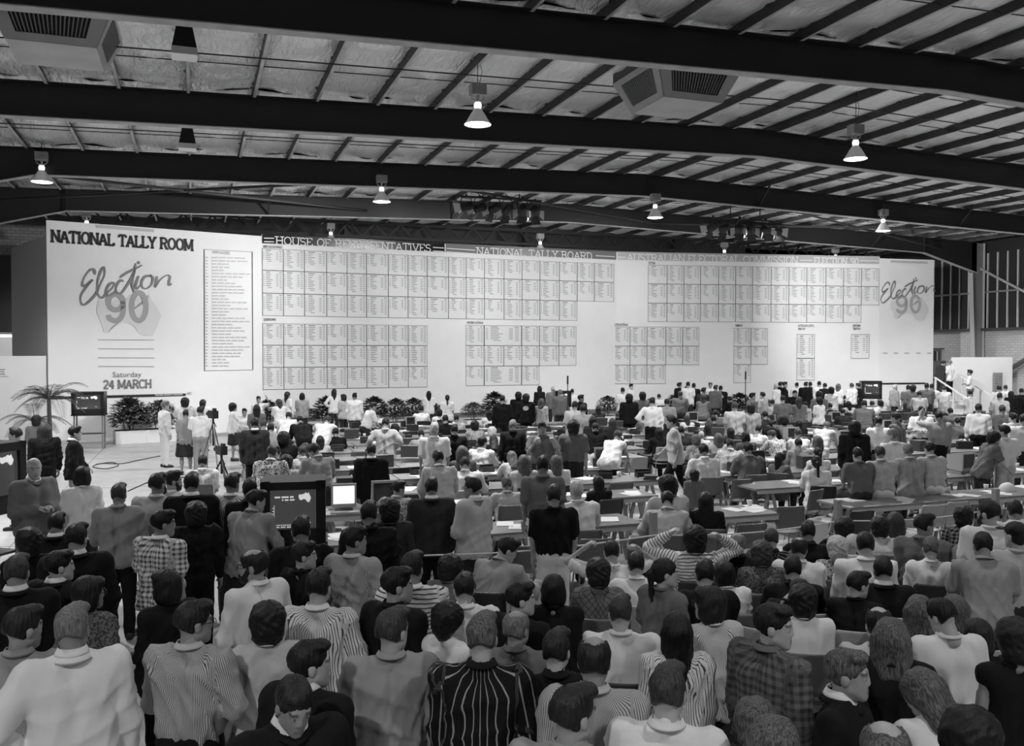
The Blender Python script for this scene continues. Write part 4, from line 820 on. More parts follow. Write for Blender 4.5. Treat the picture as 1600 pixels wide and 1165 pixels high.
def vnormals(V, Q):
    nn = np.zeros_like(V); fn = np.cross(V[Q[:, 2]]-V[Q[:, 0]], V[Q[:, 3]]-V[Q[:, 1]])
    for i in range(4): np.add.at(nn, Q[:, i], fn)
    return nn/np.maximum(np.linalg.norm(nn, axis=1, keepdims=True), 1e-9)
def to_mesh(name, V, Q, material, tint=None, cuv=None):
    me = bpy.data.meshes.new(name); me.vertices.add(len(V)); me.vertices.foreach_set('co', np.asarray(V, np.float32).ravel())
    me.loops.add(4*len(Q)); me.loops.foreach_set('vertex_index', np.asarray(Q, np.int32).ravel()); me.polygons.add(len(Q)); me.polygons.foreach_set('loop_start', np.arange(0, 4*len(Q), 4, dtype=np.int32))
    me.update(calc_edges=True); me.validate(); me.shade_smooth(); me.materials.append(material)
    if tint is not None:
        at = me.color_attributes.new('tint', 'FLOAT_COLOR', 'POINT'); c = np.ones((len(V), 4), np.float32); c[:, :3] = np.asarray(tint)[:, None]; at.data.foreach_set('color', c.ravel())
    if cuv is not None: at = me.attributes.new('cuv', 'FLOAT_VECTOR', 'POINT'); at.data.foreach_set('vector', np.asarray(cuv, np.float32).ravel())
    return me
def rotm(yaw=0, pitch=0, roll=0):
    """head rotation: yaw to the right (clockwise from above), pitch down"""
    return np.array(Euler((-math.radians(pitch), math.radians(roll), -math.radians(yaw)), 'XYZ').to_matrix()) if not pitch else np.array((Matrix.Rotation(-math.radians(yaw), 3, 'Z')@Matrix.Rotation(-math.radians(pitch), 3, 'X')@Matrix.Rotation(math.radians(roll), 3, 'Y')))
# ---- head (origin mid-skull, +y forward)
def head_geo(res):
    k = .018
    P = [('e', (0, -.014, .034), (.074, .096, .09), k), ('e', (0, .03, -.03), (.06, .066, .086), .03), ('c', (-.045, .012, -.062), (0, .066, -.1), .022, .02, .03), ('c', (.045, .012, -.062), (0, .066, -.1), .022, .02, .03),
         ('c', (-.034, .078, .024), (.034, .078, .024), .014, .014, .02), ('-', (-.033, .107, .002), (.02, .02, .014), .012), ('-', (.033, .107, .002), (.02, .02, .014), .012),
         ('c', (0, .092, .008), (0, .1, -.028), .008, .0095, .012), ('e', (-.011, .094, -.034), (.009, .01, .008), .008), ('e', (.011, .094, -.034), (.009, .01, .008), .008),
         ('e', (-.032, .08, .001), (.0125, .0125, .0125), .003), ('e', (.032, .08, .001), (.0125, .0125, .0125), .003),
         ('c', (-.02, .087, -.066), (.02, .087, -.066), .006, .006, .012), ('c', (-.017, .086, -.077), (.017, .086, -.077), .007, .007, .01),
         ('e', (-.075, -.008, -.012), (.01, .021, .032), .006), ('e', (.075, -.008, -.012), (.01, .021, .032), .006), ('c', (0, -.024, -.05), (0, -.034, -.165), .052, .055, .03)]
    V, Q = grow(P, res); x, y, z = V.T; t = np.ones(len(V)); ax = np.abs(x)
    face = y > .055
    t[face & (np.abs(z+.071) < .011) & (ax < .024) & (y > .075)] = .62
    t[face & (np.abs(z-.027+.1*(ax-.033)**2) < .007) & (ax > .014) & (ax < .052)] = .3
    ey = face & (((ax-.032)/.016)**2+((z-.001)/.009)**2 < 1); t[ey] = 1.25; t[face & (((ax-.032)/.007)**2+((z-.001)/.008)**2 < 1)] = .12
    return V, Q, t
HEADS = {'n': head_geo(.0085), 'm': head_geo(.0135), 'f': head_geo(.018)}
# ---- hand (origin wrist, +y along the fingers, palm facing -z, thumb on +x)
def hand_geo(res, curl):
    P = [('c', (-.022, .03, 0), (-.027, .085, 0), .016, .014, .02), ('c', (.018, .025, 0), (.027, .085, 0), .018, .014, .02), ('c', (0, .02, 0), (0, .088, 0), .018, .014, .02), ('c', (0, -.03, 0), (0, .03, 0), .026, .022, .02)]
    for i, (x, l) in enumerate(((.031, .072), (.0105, .08), (-.0105, .075), (-.031, .06))):
        a = np.array((x, .086, 0)); ang = 0.
        for j, fr in enumerate((.45, .32, .23)):
            ang += curl*(.7, 1.0, .8)[j]*(1+.08*i); b = a+np.array((x*.06, math.cos(ang), -math.sin(ang)))*l*fr; P.append(('c', a, b, .0088-.0006*j, .0082-.0006*j, .004)); a = b
    a = np.array((.026, .025, -.004)); b = a+np.array((.03, .032, -.012)); c = b+np.array((.01, .03, -.012*(1+curl))); P += [('c', a, b, .014, .0115, .012), ('c', b, c, .0105, .009, .004)]
    return grow(P, res)
HANDS = {('n', 0): hand_geo(.0078, .35), ('n', 1): hand_geo(.0078, .95), ('m', 0): hand_geo(.0098, .35), ('m', 1): hand_geo(.0098, .95)}
HANDS[('f', 0)], HANDS[('f', 1)] = HANDS[('m', 0)], HANDS[('m', 1)]
# ---- hair in head space
def hair_geo(style, res):
    r = np.random.RandomState(abs(hash(style)) % 999 if False else sum(map(ord, style))); ph = r.rand(6)*6.28
    face = ('-', (0, .115, -.04), (.068, .062, .095), .012); ears = [('-', (-.088, .0, -.02), (.02, .03, .042), .01), ('-', (.088, .0, -.02), (.02, .03, .042), .01)]
    base = ('e', (0, -.018, .038), (.085, .108, .1), .02); nape = lambda zc: [lambda P: -(P[..., 2]-zc+.35*np.minimum(P[..., 1], .0)*-1*.0)]
    clips = []; prims = [base]; amp = .003; fr = 260.
    if style == 'short': prims = [('e', (0, -.018, .038), (.082, .106, .099), .02), ('e', (0, -.052, -.015), (.062, .06, .075), .03), ('e', (.02, .045, .105), (.06, .055, .033), .02), face, ('-', (-.092, .0, -.03), (.026, .04, .05), .015), ('-', (.092, .0, -.03), (.026, .04, .05), .015), ('-', (-.085, -.05, -.085), (.045, .06, .04), .02), ('-', (.085, -.05, -.085), (.045, .06, .04), .02)]; clips = [lambda P: -(P[..., 2]+.07+.6*P[..., 1]), lambda P: -(P[..., 2]+.088-7*P[..., 0]**2)]
    elif style == 'crop': prims = [('e', (0, -.016, .036), (.08, .103, .096), .02), ('e', (0, -.05, -.02), (.064, .058, .07), .03), face]+ears; clips = [lambda P: -(P[..., 2]+.07+.6*P[..., 1])]; amp = .0015
    elif style == 'bald': prims += [('e', (0, -.05, -.02), (.068, .06, .07), .03), face, ('-', (0, .0, .13), (.062, .085, .07), .012)]+ears; clips = [lambda P: -(P[..., 2]+.075+.55*P[..., 1])]
    elif style == 'bob': prims = [('e', (0, -.022, .03), (.1, .118, .112), .03), ('e', (-.07, -.02, -.06), (.04, .07, .08), .04), ('e', (.07, -.02, -.06), (.04, .07, .08), .04), ('e', (0, -.075, -.06), (.085, .05, .085), .04), ('e', (0, .07, .085), (.07, .04, .035), .02), ('-', (0, .125, -.06), (.062, .065, .11), .012), ('-', (0, -.01, -.15), (.055, .06, .07), .02)]
    elif style == 'long': prims = [('e', (0, -.022, .03), (.096, .116, .108), .03), ('c', (-.07, -.03, -.02), (-.075, -.05, -.2), .04, .03, .04), ('c', (.07, -.03, -.02), (.075, -.05, -.2), .04, .03, .04), ('c', (-.03, -.08, 0), (-.04, -.095, -.29), .05, .04, .05), ('c', (.03, -.08, 0), (.04, -.095, -.29), .05, .04, .05), ('-', (0, .125, -.06), (.062, .068, .115), .012), ('-', (0, .02, -.2), (.05, .07, .09), .02)]
    elif style == 'pony': prims += [('e', (0, -.05, -.02), (.068, .062, .075), .03), ('c', (0, -.11, .04), (0, -.135, 0), .025, .03, .02), ('c', (0, -.135, 0), (.005, -.125, -.25), .032, .02, .02), face]+ears; clips = []
    elif style == 'curly': prims = [('e', (0, -.03, .035), (.122, .128, .12), .03), ('e', (0, -.06, -.05), (.11, .09, .1), .04), ('-', (0, .13, -.045), (.064, .075, .1), .015), ('-', (0, .0, -.17), (.05, .06, .07), .02)]; amp = .0065; fr = 70.
    elif style == 'wavy': prims = [('e', (0, -.026, .032), (.108, .124, .115), .03), ('c', (-.08, -.03, -.02), (-.085, -.05, -.17), .05, .045, .04), ('c', (.08, -.03, -.02), (.085, -.05, -.17), .05, .045, .04), ('c', (-.045, -.08, 0), (-.045, -.09, -.21), .055, .045, .05), ('c', (.045, -.08, 0), (.045, -.09, -.21), .055, .045, .05), ('-', (0, .13, -.06), (.062, .07, .115), .012), ('-', (0, .05, -.2), (.05, .06, .09), .02)]; amp = .004; fr = 62.
    elif style == 'cap': prims = [('e', (0, -.014, .055), (.084, .107, .085), .02), ('e', (0, .13, .045), (.06, .075, .01), .01), ('e', (0, -.05, -.02), (.068, .06, .06), .03), face]+ears
    def noise(P):
        a = np.arctan2(P[..., 0], P[..., 1]+.02)
        if fr < 100: return -amp*(np.sin(P[..., 0]*fr+ph[0]+2*np.sin(P[..., 2]*31))*np.sin(P[..., 1]*fr+ph[1])*np.sin(P[..., 2]*fr+ph[2])+.5*np.sin(P[..., 2]*fr*.6+a*3))
        return -amp*(np.sin(a*19+P[..., 2]*30+ph[0])*.7+np.sin(a*41+ph[1]+P[..., 2]*18)*.5+.6*np.sin(P[..., 2]*45+a*5+ph[2]))
    return grow(prims, res, clips, noise)
def hair_mat(name, g, g2):
    m = bpy.data.materials.new(name); m.use_nodes = True; nt = m.node_tree; b = nt.nodes['Principled BSDF']; b.inputs['Roughness'].default_value = .5; b.inputs['Specular IOR Level'].default_value = .35
    tc = nt.nodes.new('ShaderNodeTexCoord'); mp = nt.nodes.new('ShaderNodeMapping'); mp.inputs['Scale'].default_value = (1, 1, .16); nt.links.new(tc.outputs['Object'], mp.inputs[0])
    no = nt.nodes.new('ShaderNodeTexNoise'); no.inputs['Scale'].default_value = 130; no.inputs['Detail'].default_value = 3; nt.links.new(mp.outputs[0], no.inputs['Vector'])
    cr = nt.nodes.new('ShaderNodeMapRange'); cr.inputs[1].default_value = .35; cr.inputs[2].default_value = .68; cr.inputs[3].default_value = g; cr.inputs[4].default_value = g2; nt.links.new(no.outputs['Fac'], cr.inputs[0]); nt.links.new(cr.outputs[0], b.inputs['Base Color'])
    bu = nt.nodes.new('ShaderNodeBump'); bu.inputs['Strength'].default_value = .7; bu.inputs['Distance'].default_value = .006; nt.links.new(no.outputs['Fac'], bu.inputs['Height']); nt.links.new(bu.outputs[0], b.inputs['Normal'])
    return m
HAIRM = {'k': hair_mat('hair_black', .004, .01), 'd': hair_mat('hair_dark', .006, .02), 'b': hair_mat('hair_brown', .018, .06), 'l': hair_mat('hair_fair', .03, .17), 'g': hair_mat('hair_grey', .09, .24), 'w': hair_mat('hair_white', .35, .6)}
HMESH = {}
def hair_mesh(style, lod):
    if (style, lod) not in HMESH: HMESH[style, lod] = to_mesh('hair', *hair_geo(style, {'n': .0075, 'm': .011, 'f': .014}[lod]), HAIRM['d'])
    return HMESH[style, lod]
def skin_mat(name, g):
    m = bpy.data.materials.new(name); m.use_nodes = True; nt = m.node_tree; b = nt.nodes['Principled BSDF']; b.inputs['Roughness'].default_value = .5
    b.inputs['Subsurface Weight'].default_value = 0
    a = nt.nodes.new('ShaderNodeAttribute'); a.attribute_name = 'tint'; mu = nt.nodes.new('ShaderNodeVectorMath'); mu.operation = 'SCALE'; mu.inputs[3].default_value = g
    nt.links.new(a.outputs['Color'], mu.inputs[0]); nt.links.new(mu.outputs[0], b.inputs['Base Color'])
    return m
SKINS = [skin_mat('skin_%d' % i, g) for i, g in enumerate((.34, .4, .28, .45))]
# ---- skeleton
def nz(v): v = np.array(v, float); return v/np.linalg.norm(v)
POSE = {  # hip height, lean, thigh L/R, shin L/R, upper arm (outward x), forearm ; arms may differ (L then R)
 's': dict(arm=(((.13, -.03, -1), (.0, .22, -1)),)*2), 't': dict(arm=(((.16, .02, -1), (-.35, .75, -.5)), ((.13, -.05, -1), (.02, .15, -1)))),
 'f': dict(arm=(((.2, .12, -.95), (-.72, .66, .12)),)*2), 'h': dict(arm=(((.62, -.2, -.75), (-.62, .42, -.55)),)*2),
 'i': dict(arm=(((.62, -.2, -.75), (-.62, .42, -.55)), ((.14, -.02, -1), (.02, .2, -1)))),
 'b': dict(lean=48, arm=(((.15, .5, -.85), (0, .55, -.85)),)*2), 'l': dict(lean=20, arm=(((.2, .3, -.95), (-.1, .75, -.65)),)*2),
 'w': dict(lean=6, thigh=((0, .42, -.9), (0, -.25, -.95)), shin=((0, .1, -1), (0, -.5, -.87)), arm=(((.12, -.35, -.95), (0, .25, -1)), ((.12, .35, -.95), (-.1, .7, -.7)))),
 'k': dict(arm=(((.3, .55, -.75), (-.42, .42, .8)),)*2), 'p': dict(arm=(((.8, .35, .3), (-.72, -.35, .6)),)*2),
 'u': dict(arm=(((.5, .55, .1), (-.35, .25, .9)), ((.13, -.03, -1), (.0, .25, -1)))),
 'c': dict(hip=.53, lean=10, thigh=((.1, 1, -.06), (.1, 1, -.06)), shin=((0, -.08, -1), (0, -.08, -1)), arm=(((.2, .42, -.88), (-.25, .95, -.12)),)*2),
 'd': dict(hip=.53, lean=26, thigh=((.1, 1, -.06), (.1, 1, -.06)), shin=((0, -.12, -1), (0, -.12, -1)), arm=(((.4, .5, -.8), (-.45, .85, .1)),)*2),
 'a': dict(hip=.53, lean=4, thigh=((.1, 1, -.06), (.1, 1, -.06)), shin=((0, .1, -1), (0, .1, -1)), arm=(((.12, .1, -1), (-.3, .9, -.25)),)*2),
 'x': dict(hip=.53, lean=0, thigh=((.1, 1, -.06), (.1, 1, -.06)), shin=((0, .1, -1), (0, .1, -1)), arm=(((.8, .35, .3), (-.72, -.35, .6)),)*2),
 'e': dict(hip=.88, lean=9, thigh=((.08, 1, -.12), (.08, 1, -.12)), shin=((0, .1, -1), (0, .1, -1)), arm=(((.18, .2, -.95), (-.45, .8, -.35)),)*2)}
SEATED = 'cdax'
def skel(pose, build, jit=None, hd=(0, 0)):
    p = POSE[pose]; fem = build == 'F'; S = {}
    hip = p.get('hip', .935); lean = math.radians(p.get('lean', 0)+(jit.uniform(-3, 3) if jit else 0)); cl, sl = math.cos(lean), math.sin(lean)
    T = lambda v: np.array((v[0], v[1]*cl+v[2]*sl, -v[1]*sl+v[2]*cl+hip)); S['T'] = T
    sw = .168 if fem else .196; hw = .088 if fem else .085
    S['pel'] = T((0, 0, 0)); S['waist'] = T((0, .005, .17)); S['chest'] = T((0, 0, .36)); S['neck'] = T((0, -.012, .52))
    yaw, pit = hd; L2 = math.degrees(lean)*.55
    S['RH'] = rotm(yaw, pit+L2); S['head'] = T((0, -.004, .58))+S['RH']@np.array((0, .022, .07))
    for i, sg in ((0, -1), (1, 1)):
        s = T((sg*sw, -.012, .452)); u, v = p['arm'][i]
        if jit: u = np.array(u)+[jit.uniform(-.06, .08), jit.uniform(-.08, .08), 0]; v = np.array(v)+[jit.uniform(-.1, .1), jit.uniform(-.1, .1), jit.uniform(-.08, .08)]
        u = nz((sg*u[0], u[1], u[2])); v = nz((sg*v[0], v[1], v[2])); e = s+u*.285; wv = e+v*.25
        S['sh%d' % i], S['el%d' % i], S['wr%d' % i], S['hv%d' % i] = s, e, wv, v
        h = T((sg*hw, 0, -.02)); th, shn = p.get('thigh', ((.04, .0, -1),)*2)[i], p.get('shin', ((.0, -.03, -1),)*2)[i]
        kn = h+nz((sg*th[0], th[1], th[2]))*.425; an = kn+nz((sg*shn[0], shn[1], shn[2]))*.415
        S['hip%d' % i], S['kn%d' % i], S['an%d' % i] = h, kn, an
        S['toe%d' % i] = an+np.array((sg*.035, .16, -.045))
    S['fem'] = fem; S['pose'] = pose
    return S
def torso(S, t, loose=0., bottom=0.):
    T = S['T']; fem = S['fem']; P = []
    wr = (.088 if fem else .1)+t+loose; hr = (.13 if fem else .124)+t+loose*.6; cr = (.098 if fem else .114)+t; sx = .122 if fem else .15
    for sg in (-1, 1):
        P += [('c', T((sg*.078, -.006, bottom)), T((sg*.066, .0, .17)), hr if bottom < .06 else wr, wr, .03), ('c', T((sg*.066, 0, .17)), T((sg*(.072 if fem else .085), -.004, .36)), wr, cr, .03), ('c', T((sg*.08, -.008, .36)), T((sg*sx, -.015, .42)), cr-.012, .068+t, .03), ('c', T((sg*sx, -.015, .428)), S['sh1' if sg > 0 else 'sh0'], .062+t, .055+t, .03), ('c', T((sg*.03, -.016, .508)), T((sg*sx, -.015, .448)), .032+t, .045+t, .04)]
    if fem: P += [('e', T((sg*.07, .088, .31)), (.058+t, .05+t, .055+t), .03) for sg in (-1, 1)]
    return P
def trunk_prims(S):
    fem = S['fem']; q = .88 if fem else 1.; P = torso(S, -.012); P.append(('c', S['neck']-[0, 0, .03], S['head']-S['RH']@np.array((0, .025, .06)), .058*q, .052*q, .03))
    for i in (0, 1):
        P += [('c', S['sh%d' % i], S['el%d' % i], .052*q, .04*q, .02), ('c', S['el%d' % i], S['wr%d' % i], .041*q, .027*q, .015), ('c', S['hip%d' % i], S['kn%d' % i], .088, .056, .03), ('c', S['kn%d' % i], S['kn%d' % i]*.6+S['an%d' % i]*.4, .055, .055, .02), ('c', S['kn%d' % i]*.6+S['an%d' % i]*.4, S['an%d' % i], .055, .036, .02), ('c', S['an%d' % i]-[0, .02, .03], S['toe%d' % i], .036, .028, .02)]
    return P
def body_mesh(S, lod, skin):
    V, Q = S['trunk']; Vs, Qs, ts = [V], [Q], [np.ones(len(V))]; o = len(V)
    hv, hq, ht = HEADS[lod]; sc = .93 if S['fem'] else .97
    Vs.append((hv*sc)@S['RH'].T+S['head']); Qs.append(hq+o); ts.append(ht); o += len(hv)
    for i, sg in ((0, -1), (1, 1)):
        v, q = HANDS[lod, 1 if S['pose'] in 'fkhpx' else 0]; y = S['hv%d' % i]; n = np.array((sg*1., .2, 0)) if abs(y[2]) > .6 else np.array((0, .1, 1.)); z = nz(n-y*(n@y)); x = np.cross(y, z)
        tx = -1 if sg < 0 else 1
        # thumb side turns toward the front / inside
        R = np.stack([x*1., y, z], 1); vv = v*[1., 1, 1]
        if (R[:, 0]@np.array((-sg*.5, 1, .6))) < 0: vv = v*[-1, 1, 1]; q = q[:, ::-1]
        Vs.append((vv*(.9 if S['fem'] else 1.))@R.T+S['wr%d' % i]); Qs.append(q+o); ts.append(np.ones(len(v))); o += len(v)
    return to_mesh('person', np.concatenate(Vs), np.concatenate(Qs), skin, np.concatenate(ts))
def folds(V, Q, seed, amp, S):
    r = np.random.RandomState(seed); N = vnormals(V, Q); d = np.zeros(len(V))
    for k in range(6):
        a = r.uniform(-.5, .5) if k < 4 else r.uniform(-1.4, 1.4); wl = r.uniform(.075, .19); dirv = np.array((math.cos(a), r.uniform(-.7, .7), math.sin(a)))
        ph = V@dirv*6.283/wl+r.rand()*6.28+1.1*np.sin(V[:, 2]*r.uniform(5, 9)+r.rand()*6)+.8*np.sin(V[:, 0]*r.uniform(5, 9)+r.rand()*6)
        gate = np.clip(.5+.9*np.sin(V[:, 2]*r.uniform(4, 9)+V[:, 0]*r.uniform(-6, 6)+r.rand()*6.28), 0, 1)
        d += gate*((1-np.abs(np.sin(ph*.5)))**2-.16)
    zrel = (V[:, 2]-S['pel'][2]); mask = np.clip(1.35-zrel*1.5, .4, 1.2)
    return V+N*(d*amp*mask)[:, None]
def cloth_uv(V, S):
    T = S['T']; ax0, ax1 = S['pel'], S['neck']; u = np.zeros((len(V), 3), np.float32)
    dn = nz(ax1-ax0); q = V-ax0; h = q@dn; rad = q-h[:, None]*dn; bx = np.array((1., 0, 0)); by = np.cross(dn, bx)
    u[:, 0] = np.arctan2(rad@bx, -(rad@by))*.17; u[:, 2] = h
    best = np.abs(V[:, 0])*0+9.
    for i, sg in ((0, -1), (1, 1)):
        for a, b in ((S['sh%d' % i], S['el%d' % i]), (S['el%d' % i], S['wr%d' % i])):
            ba = b-a; t = np.clip(((V-a)@ba)/(ba@ba), 0, 1); dd = np.linalg.norm(V-a-t[:, None]*ba, axis=1)
            outer = (dd < .085) & (dd < best) & ((sg*V[:, 0] > S['sh1'][0]*.93) | (t > .45))
            y = nz(ba); bx2 = nz(np.cross(y, (0, .3, 1.)) if abs(y[2]) < .9 else np.cross(y, (0, 1., 0))); by2 = np.cross(y, bx2); rr = V-a
            ang = np.arctan2(rr@bx2, rr@by2); u[outer, 0] = ang[outer]*.06; u[outer, 2] = (((V-a)@ba)/np.linalg.norm(ba))[outer]; best[outer] = dd[outer]
    return u
def top_geo(S, style, res, seed, tucked):
    """style: t short sleeve, l long sleeve, j jacket, v sleeveless, r rolled sleeve"""
    t = {'j': .024, 'l': .012, 't': .012, 'v': .01, 'r': .013}[style]; P = torso(S, t, .012 if style != 'j' else .018, .075 if tucked else -.06)
    q = .9 if S['fem'] else 1.
    for i in (0, 1):
        s, e, wv = S['sh%d' % i], S['el%d' % i], S['wr%d' % i]; tt = t+.006
        if style == 't': P.append(('c', s, s*.28+e*.72, .056*q+tt, .05*q+tt, .03))
        elif style in 'lj': P += [('c', s, e, .054*q+tt, .043*q+tt, .03), ('c', e, e*.1+wv*.9, .043*q+tt, .031*q+tt*.8, .02)]
        elif style == 'r': P += [('c', s, e, .054*q+tt, .043*q+tt, .03), ('c', e, e*.7+wv*.3, .043*q+tt, .044*q+tt, .015)]
    if style != 'v':
        T = S['T']; c0 = T((0, -.014, .505)); P.append(('c', c0, S['neck']+(S['head']-S['neck'])*(.2 if style != 't' else .06), .06*q, .054*q, .012))
    clips = []
    if not tucked and S['pose'] not in 'cdaxe': h = S['pel'][2]-.13; clips = [lambda p: (h-p[..., 2])]
    V, Q = grow(P, res, clips); return folds(V, Q, seed, {'j': .011, 'l': .017, 't': .015, 'v': .012, 'r': .017}[style], S), Q
def bottom_geo(S, style, res, seed):
    T = S['T']; P = []
    if style == 'sk':
        if S['pose'] in SEATED: 
            for i, sg in ((0, -1), (1, 1)): P += [('c', T((sg*.08, 0, .02)), S['hip%d' % i], .115, .12, .04), ('c', S['hip%d' % i], S['kn%d' % i]*.9+S['hip%d' % i]*.1, .115, .085, .05)]
        else:
            for sg in (-1, 1): P += [('c', T((sg*.075, 0, .12)), T((sg*.09, 0, -.05)), .1, .125, .04), ('c', T((sg*.09, 0, -.05)), np.array((sg*.12, .0, .5)), .125, .15, .05), ('c', (0, 0, .8), (0, 0, .5), .12, .16, .04)]
        V, Q = grow(P, res, [] if S['pose'] in SEATED else [lambda p: .47-p[..., 2]]); return folds(V, Q, seed, .006, S), Q
    for i, sg in ((0, -1), (1, 1)):
        h, kn, an = S['hip%d' % i], S['kn%d' % i], S['an%d' % i]
        P += [('c', T((sg*.07, 0, .09)), T((sg*.078, -.01, -.0)), .106, .116 if not S['fem'] else .12, .03), ('c', h, kn, .105, .075, .03), ('c', kn, an+[0, 0, -.02], .074, .06, .02), ('e', T((sg*.07, -.055, -.03)), (.085, .08, .09), .03)]
    V, Q = grow(P, res); return folds(V, Q, seed, .005, S), Q
def shoe_geo(S, res, i):
    a = S['an%d' % i]; t = S['toe%d' % i]; P = [('c', a-[0, .035, .035], t-[0, 0, .005], .045, .037, .02), ('c', a-[0, .01, .0], a-[0, .01, .05], .047, .046, .02)]
    zf = a[2]-.08; return grow(P, res, [lambda p: zf-p[..., 2]])
# ---- cloth
CLOTH = {'w': .74, 'l': .48, 'm': .15, 'd': .03, 'k': .008, 'g': .3}
def cloth(code, pat=''):
    key = 'cloth_'+code+pat
    if key in MATS: return MATS[key]
    g = CLOTH[code]
    m = mat(key, g, .85, bump=.55, bscale=9, stretch=(1, 1, .4)); nt = m.node_tree; b = nt.nodes['Principled BSDF']; b.inputs['Specular IOR Level'].default_value = .2
    if pat:
        tc = nt.nodes.new('ShaderNodeTexCoord'); sx = nt.nodes.new('ShaderNodeSeparateXYZ'); at = nt.nodes.new('ShaderNodeAttribute'); at.attribute_name = 'cuv'; nt.links.new(at.outputs['Vector'], sx.inputs[0])
        other = {'w': .08, 'l': .1, 'm': .05, 'd': .3, 'k': .3, 'g': .08}[code]
        def stripes(out, per, duty):
            a = nt.nodes.new('ShaderNodeMath'); a.operation = 'MULTIPLY'; a.inputs[1].default_value = 1/per; nt.links.new(out, a.inputs[0])
            f = nt.nodes.new('ShaderNodeMath'); f.operation = 'FRACT'; nt.links.new(a.outputs[0], f.inputs[0])
            l = nt.nodes.new('ShaderNodeMath'); l.operation = 'LESS_THAN'; l.inputs[1].default_value = duty; nt.links.new(f.outputs[0], l.inputs[0]); return l.outputs[0]
        if pat in 'vVzo': fac = stripes(sx.outputs[0], {'v': .016, 'V': .024, 'z': .009, 'o': .05}[pat], {'v': .3, 'V': .36, 'z': .35, 'o': .14}[pat])
        elif pat == 'h': fac = stripes(sx.outputs[2], .03, .3)
        elif pat == 'c':
            x = stripes(sx.outputs[0], .045, .45); z = stripes(sx.outputs[2], .045, .45); mx = nt.nodes.new('ShaderNodeMath'); mx.operation = 'ADD'; nt.links.new(x, mx.inputs[0]); nt.links.new(z, mx.inputs[1]); hm = nt.nodes.new('ShaderNodeMath'); hm.operation = 'MULTIPLY'; hm.inputs[1].default_value = .5; nt.links.new(mx.outputs[0], hm.inputs[0]); fac = hm.outputs[0]
        elif pat == 'x':
            ad = nt.nodes.new('ShaderNodeMath'); ad.operation = 'ADD'; sb = nt.nodes.new('ShaderNodeMath'); sb.operation = 'SUBTRACT'
            for q in (ad, sb): nt.links.new(sx.outputs[0], q.inputs[0]); nt.links.new(sx.outputs[2], q.inputs[1])
            x = stripes(ad.outputs[0], .07, .15); z = stripes(sb.outputs[0], .07, .15); mx = nt.nodes.new('ShaderNodeMath'); mx.operation = 'MAXIMUM'; nt.links.new(x, mx.inputs[0]); nt.links.new(z, mx.inputs[1]); fac = mx.outputs[0]
        else:  # speckle
            no = nt.nodes.new('ShaderNodeTexNoise'); no.inputs['Scale'].default_value = 55; nt.links.new(tc.outputs['Object'], no.inputs['Vector']); l = nt.nodes.new('ShaderNodeMath'); l.operation = 'GREATER_THAN'; l.inputs[1].default_value = .52; nt.links.new(no.outputs['Fac'], l.inputs[0]); fac = l.outputs[0]
        mr = nt.nodes.new('ShaderNodeMapRange'); mr.inputs[3].default_value = g; mr.inputs[4].default_value = other; nt.links.new(fac, mr.inputs[0]); nt.links.new(mr.outputs[0], b.inputs['Base Color'])
    return m
SHOE = mat('shoe_leather', .02, .4)
def collar_mesh(kind):
    m = MB(); n = 28; v = []; f = []
    prof = {'fold': [(.061, .034), (.064, .037), (.078, .008), (.082, .0), (.076, .0), (.064, .02)], 'crew': [(.068, .022), (.073, .024), (.08, .004), (.078, -.006), (.07, .004)], 'lapel': [(.066, .03), (.07, .033), (.09, -.002), (.098, -.014), (.088, -.012), (.068, .015)]}[kind]
    for r, z in prof:
        for k in range(n): a = 6.2832*k/n; fr = max(0, math.sin(a)); v.append((r*math.cos(a)*1.02, r*math.sin(a)*1.08-.012, z-.045*fr**2*(1.3 if kind != 'crew' else .8)))
    L = len(prof)
    for i in range(L): f += [(i*n+k, i*n+(k+1) % n, ((i+1) % L)*n+(k+1) % n, ((i+1) % L)*n+k) for k in range(n)]
    return m.add(v, f).mesh('collar', cloth('w'), True)
COLL = {}
RES = {'n': (.036, .0178, .034), 'm': (.042, .024, .034), 'f': (.046, .03, .04)}
CACHE = {}
def cached(key, fn):
    if key not in CACHE: CACHE[key] = fn()
    return CACHE[key]
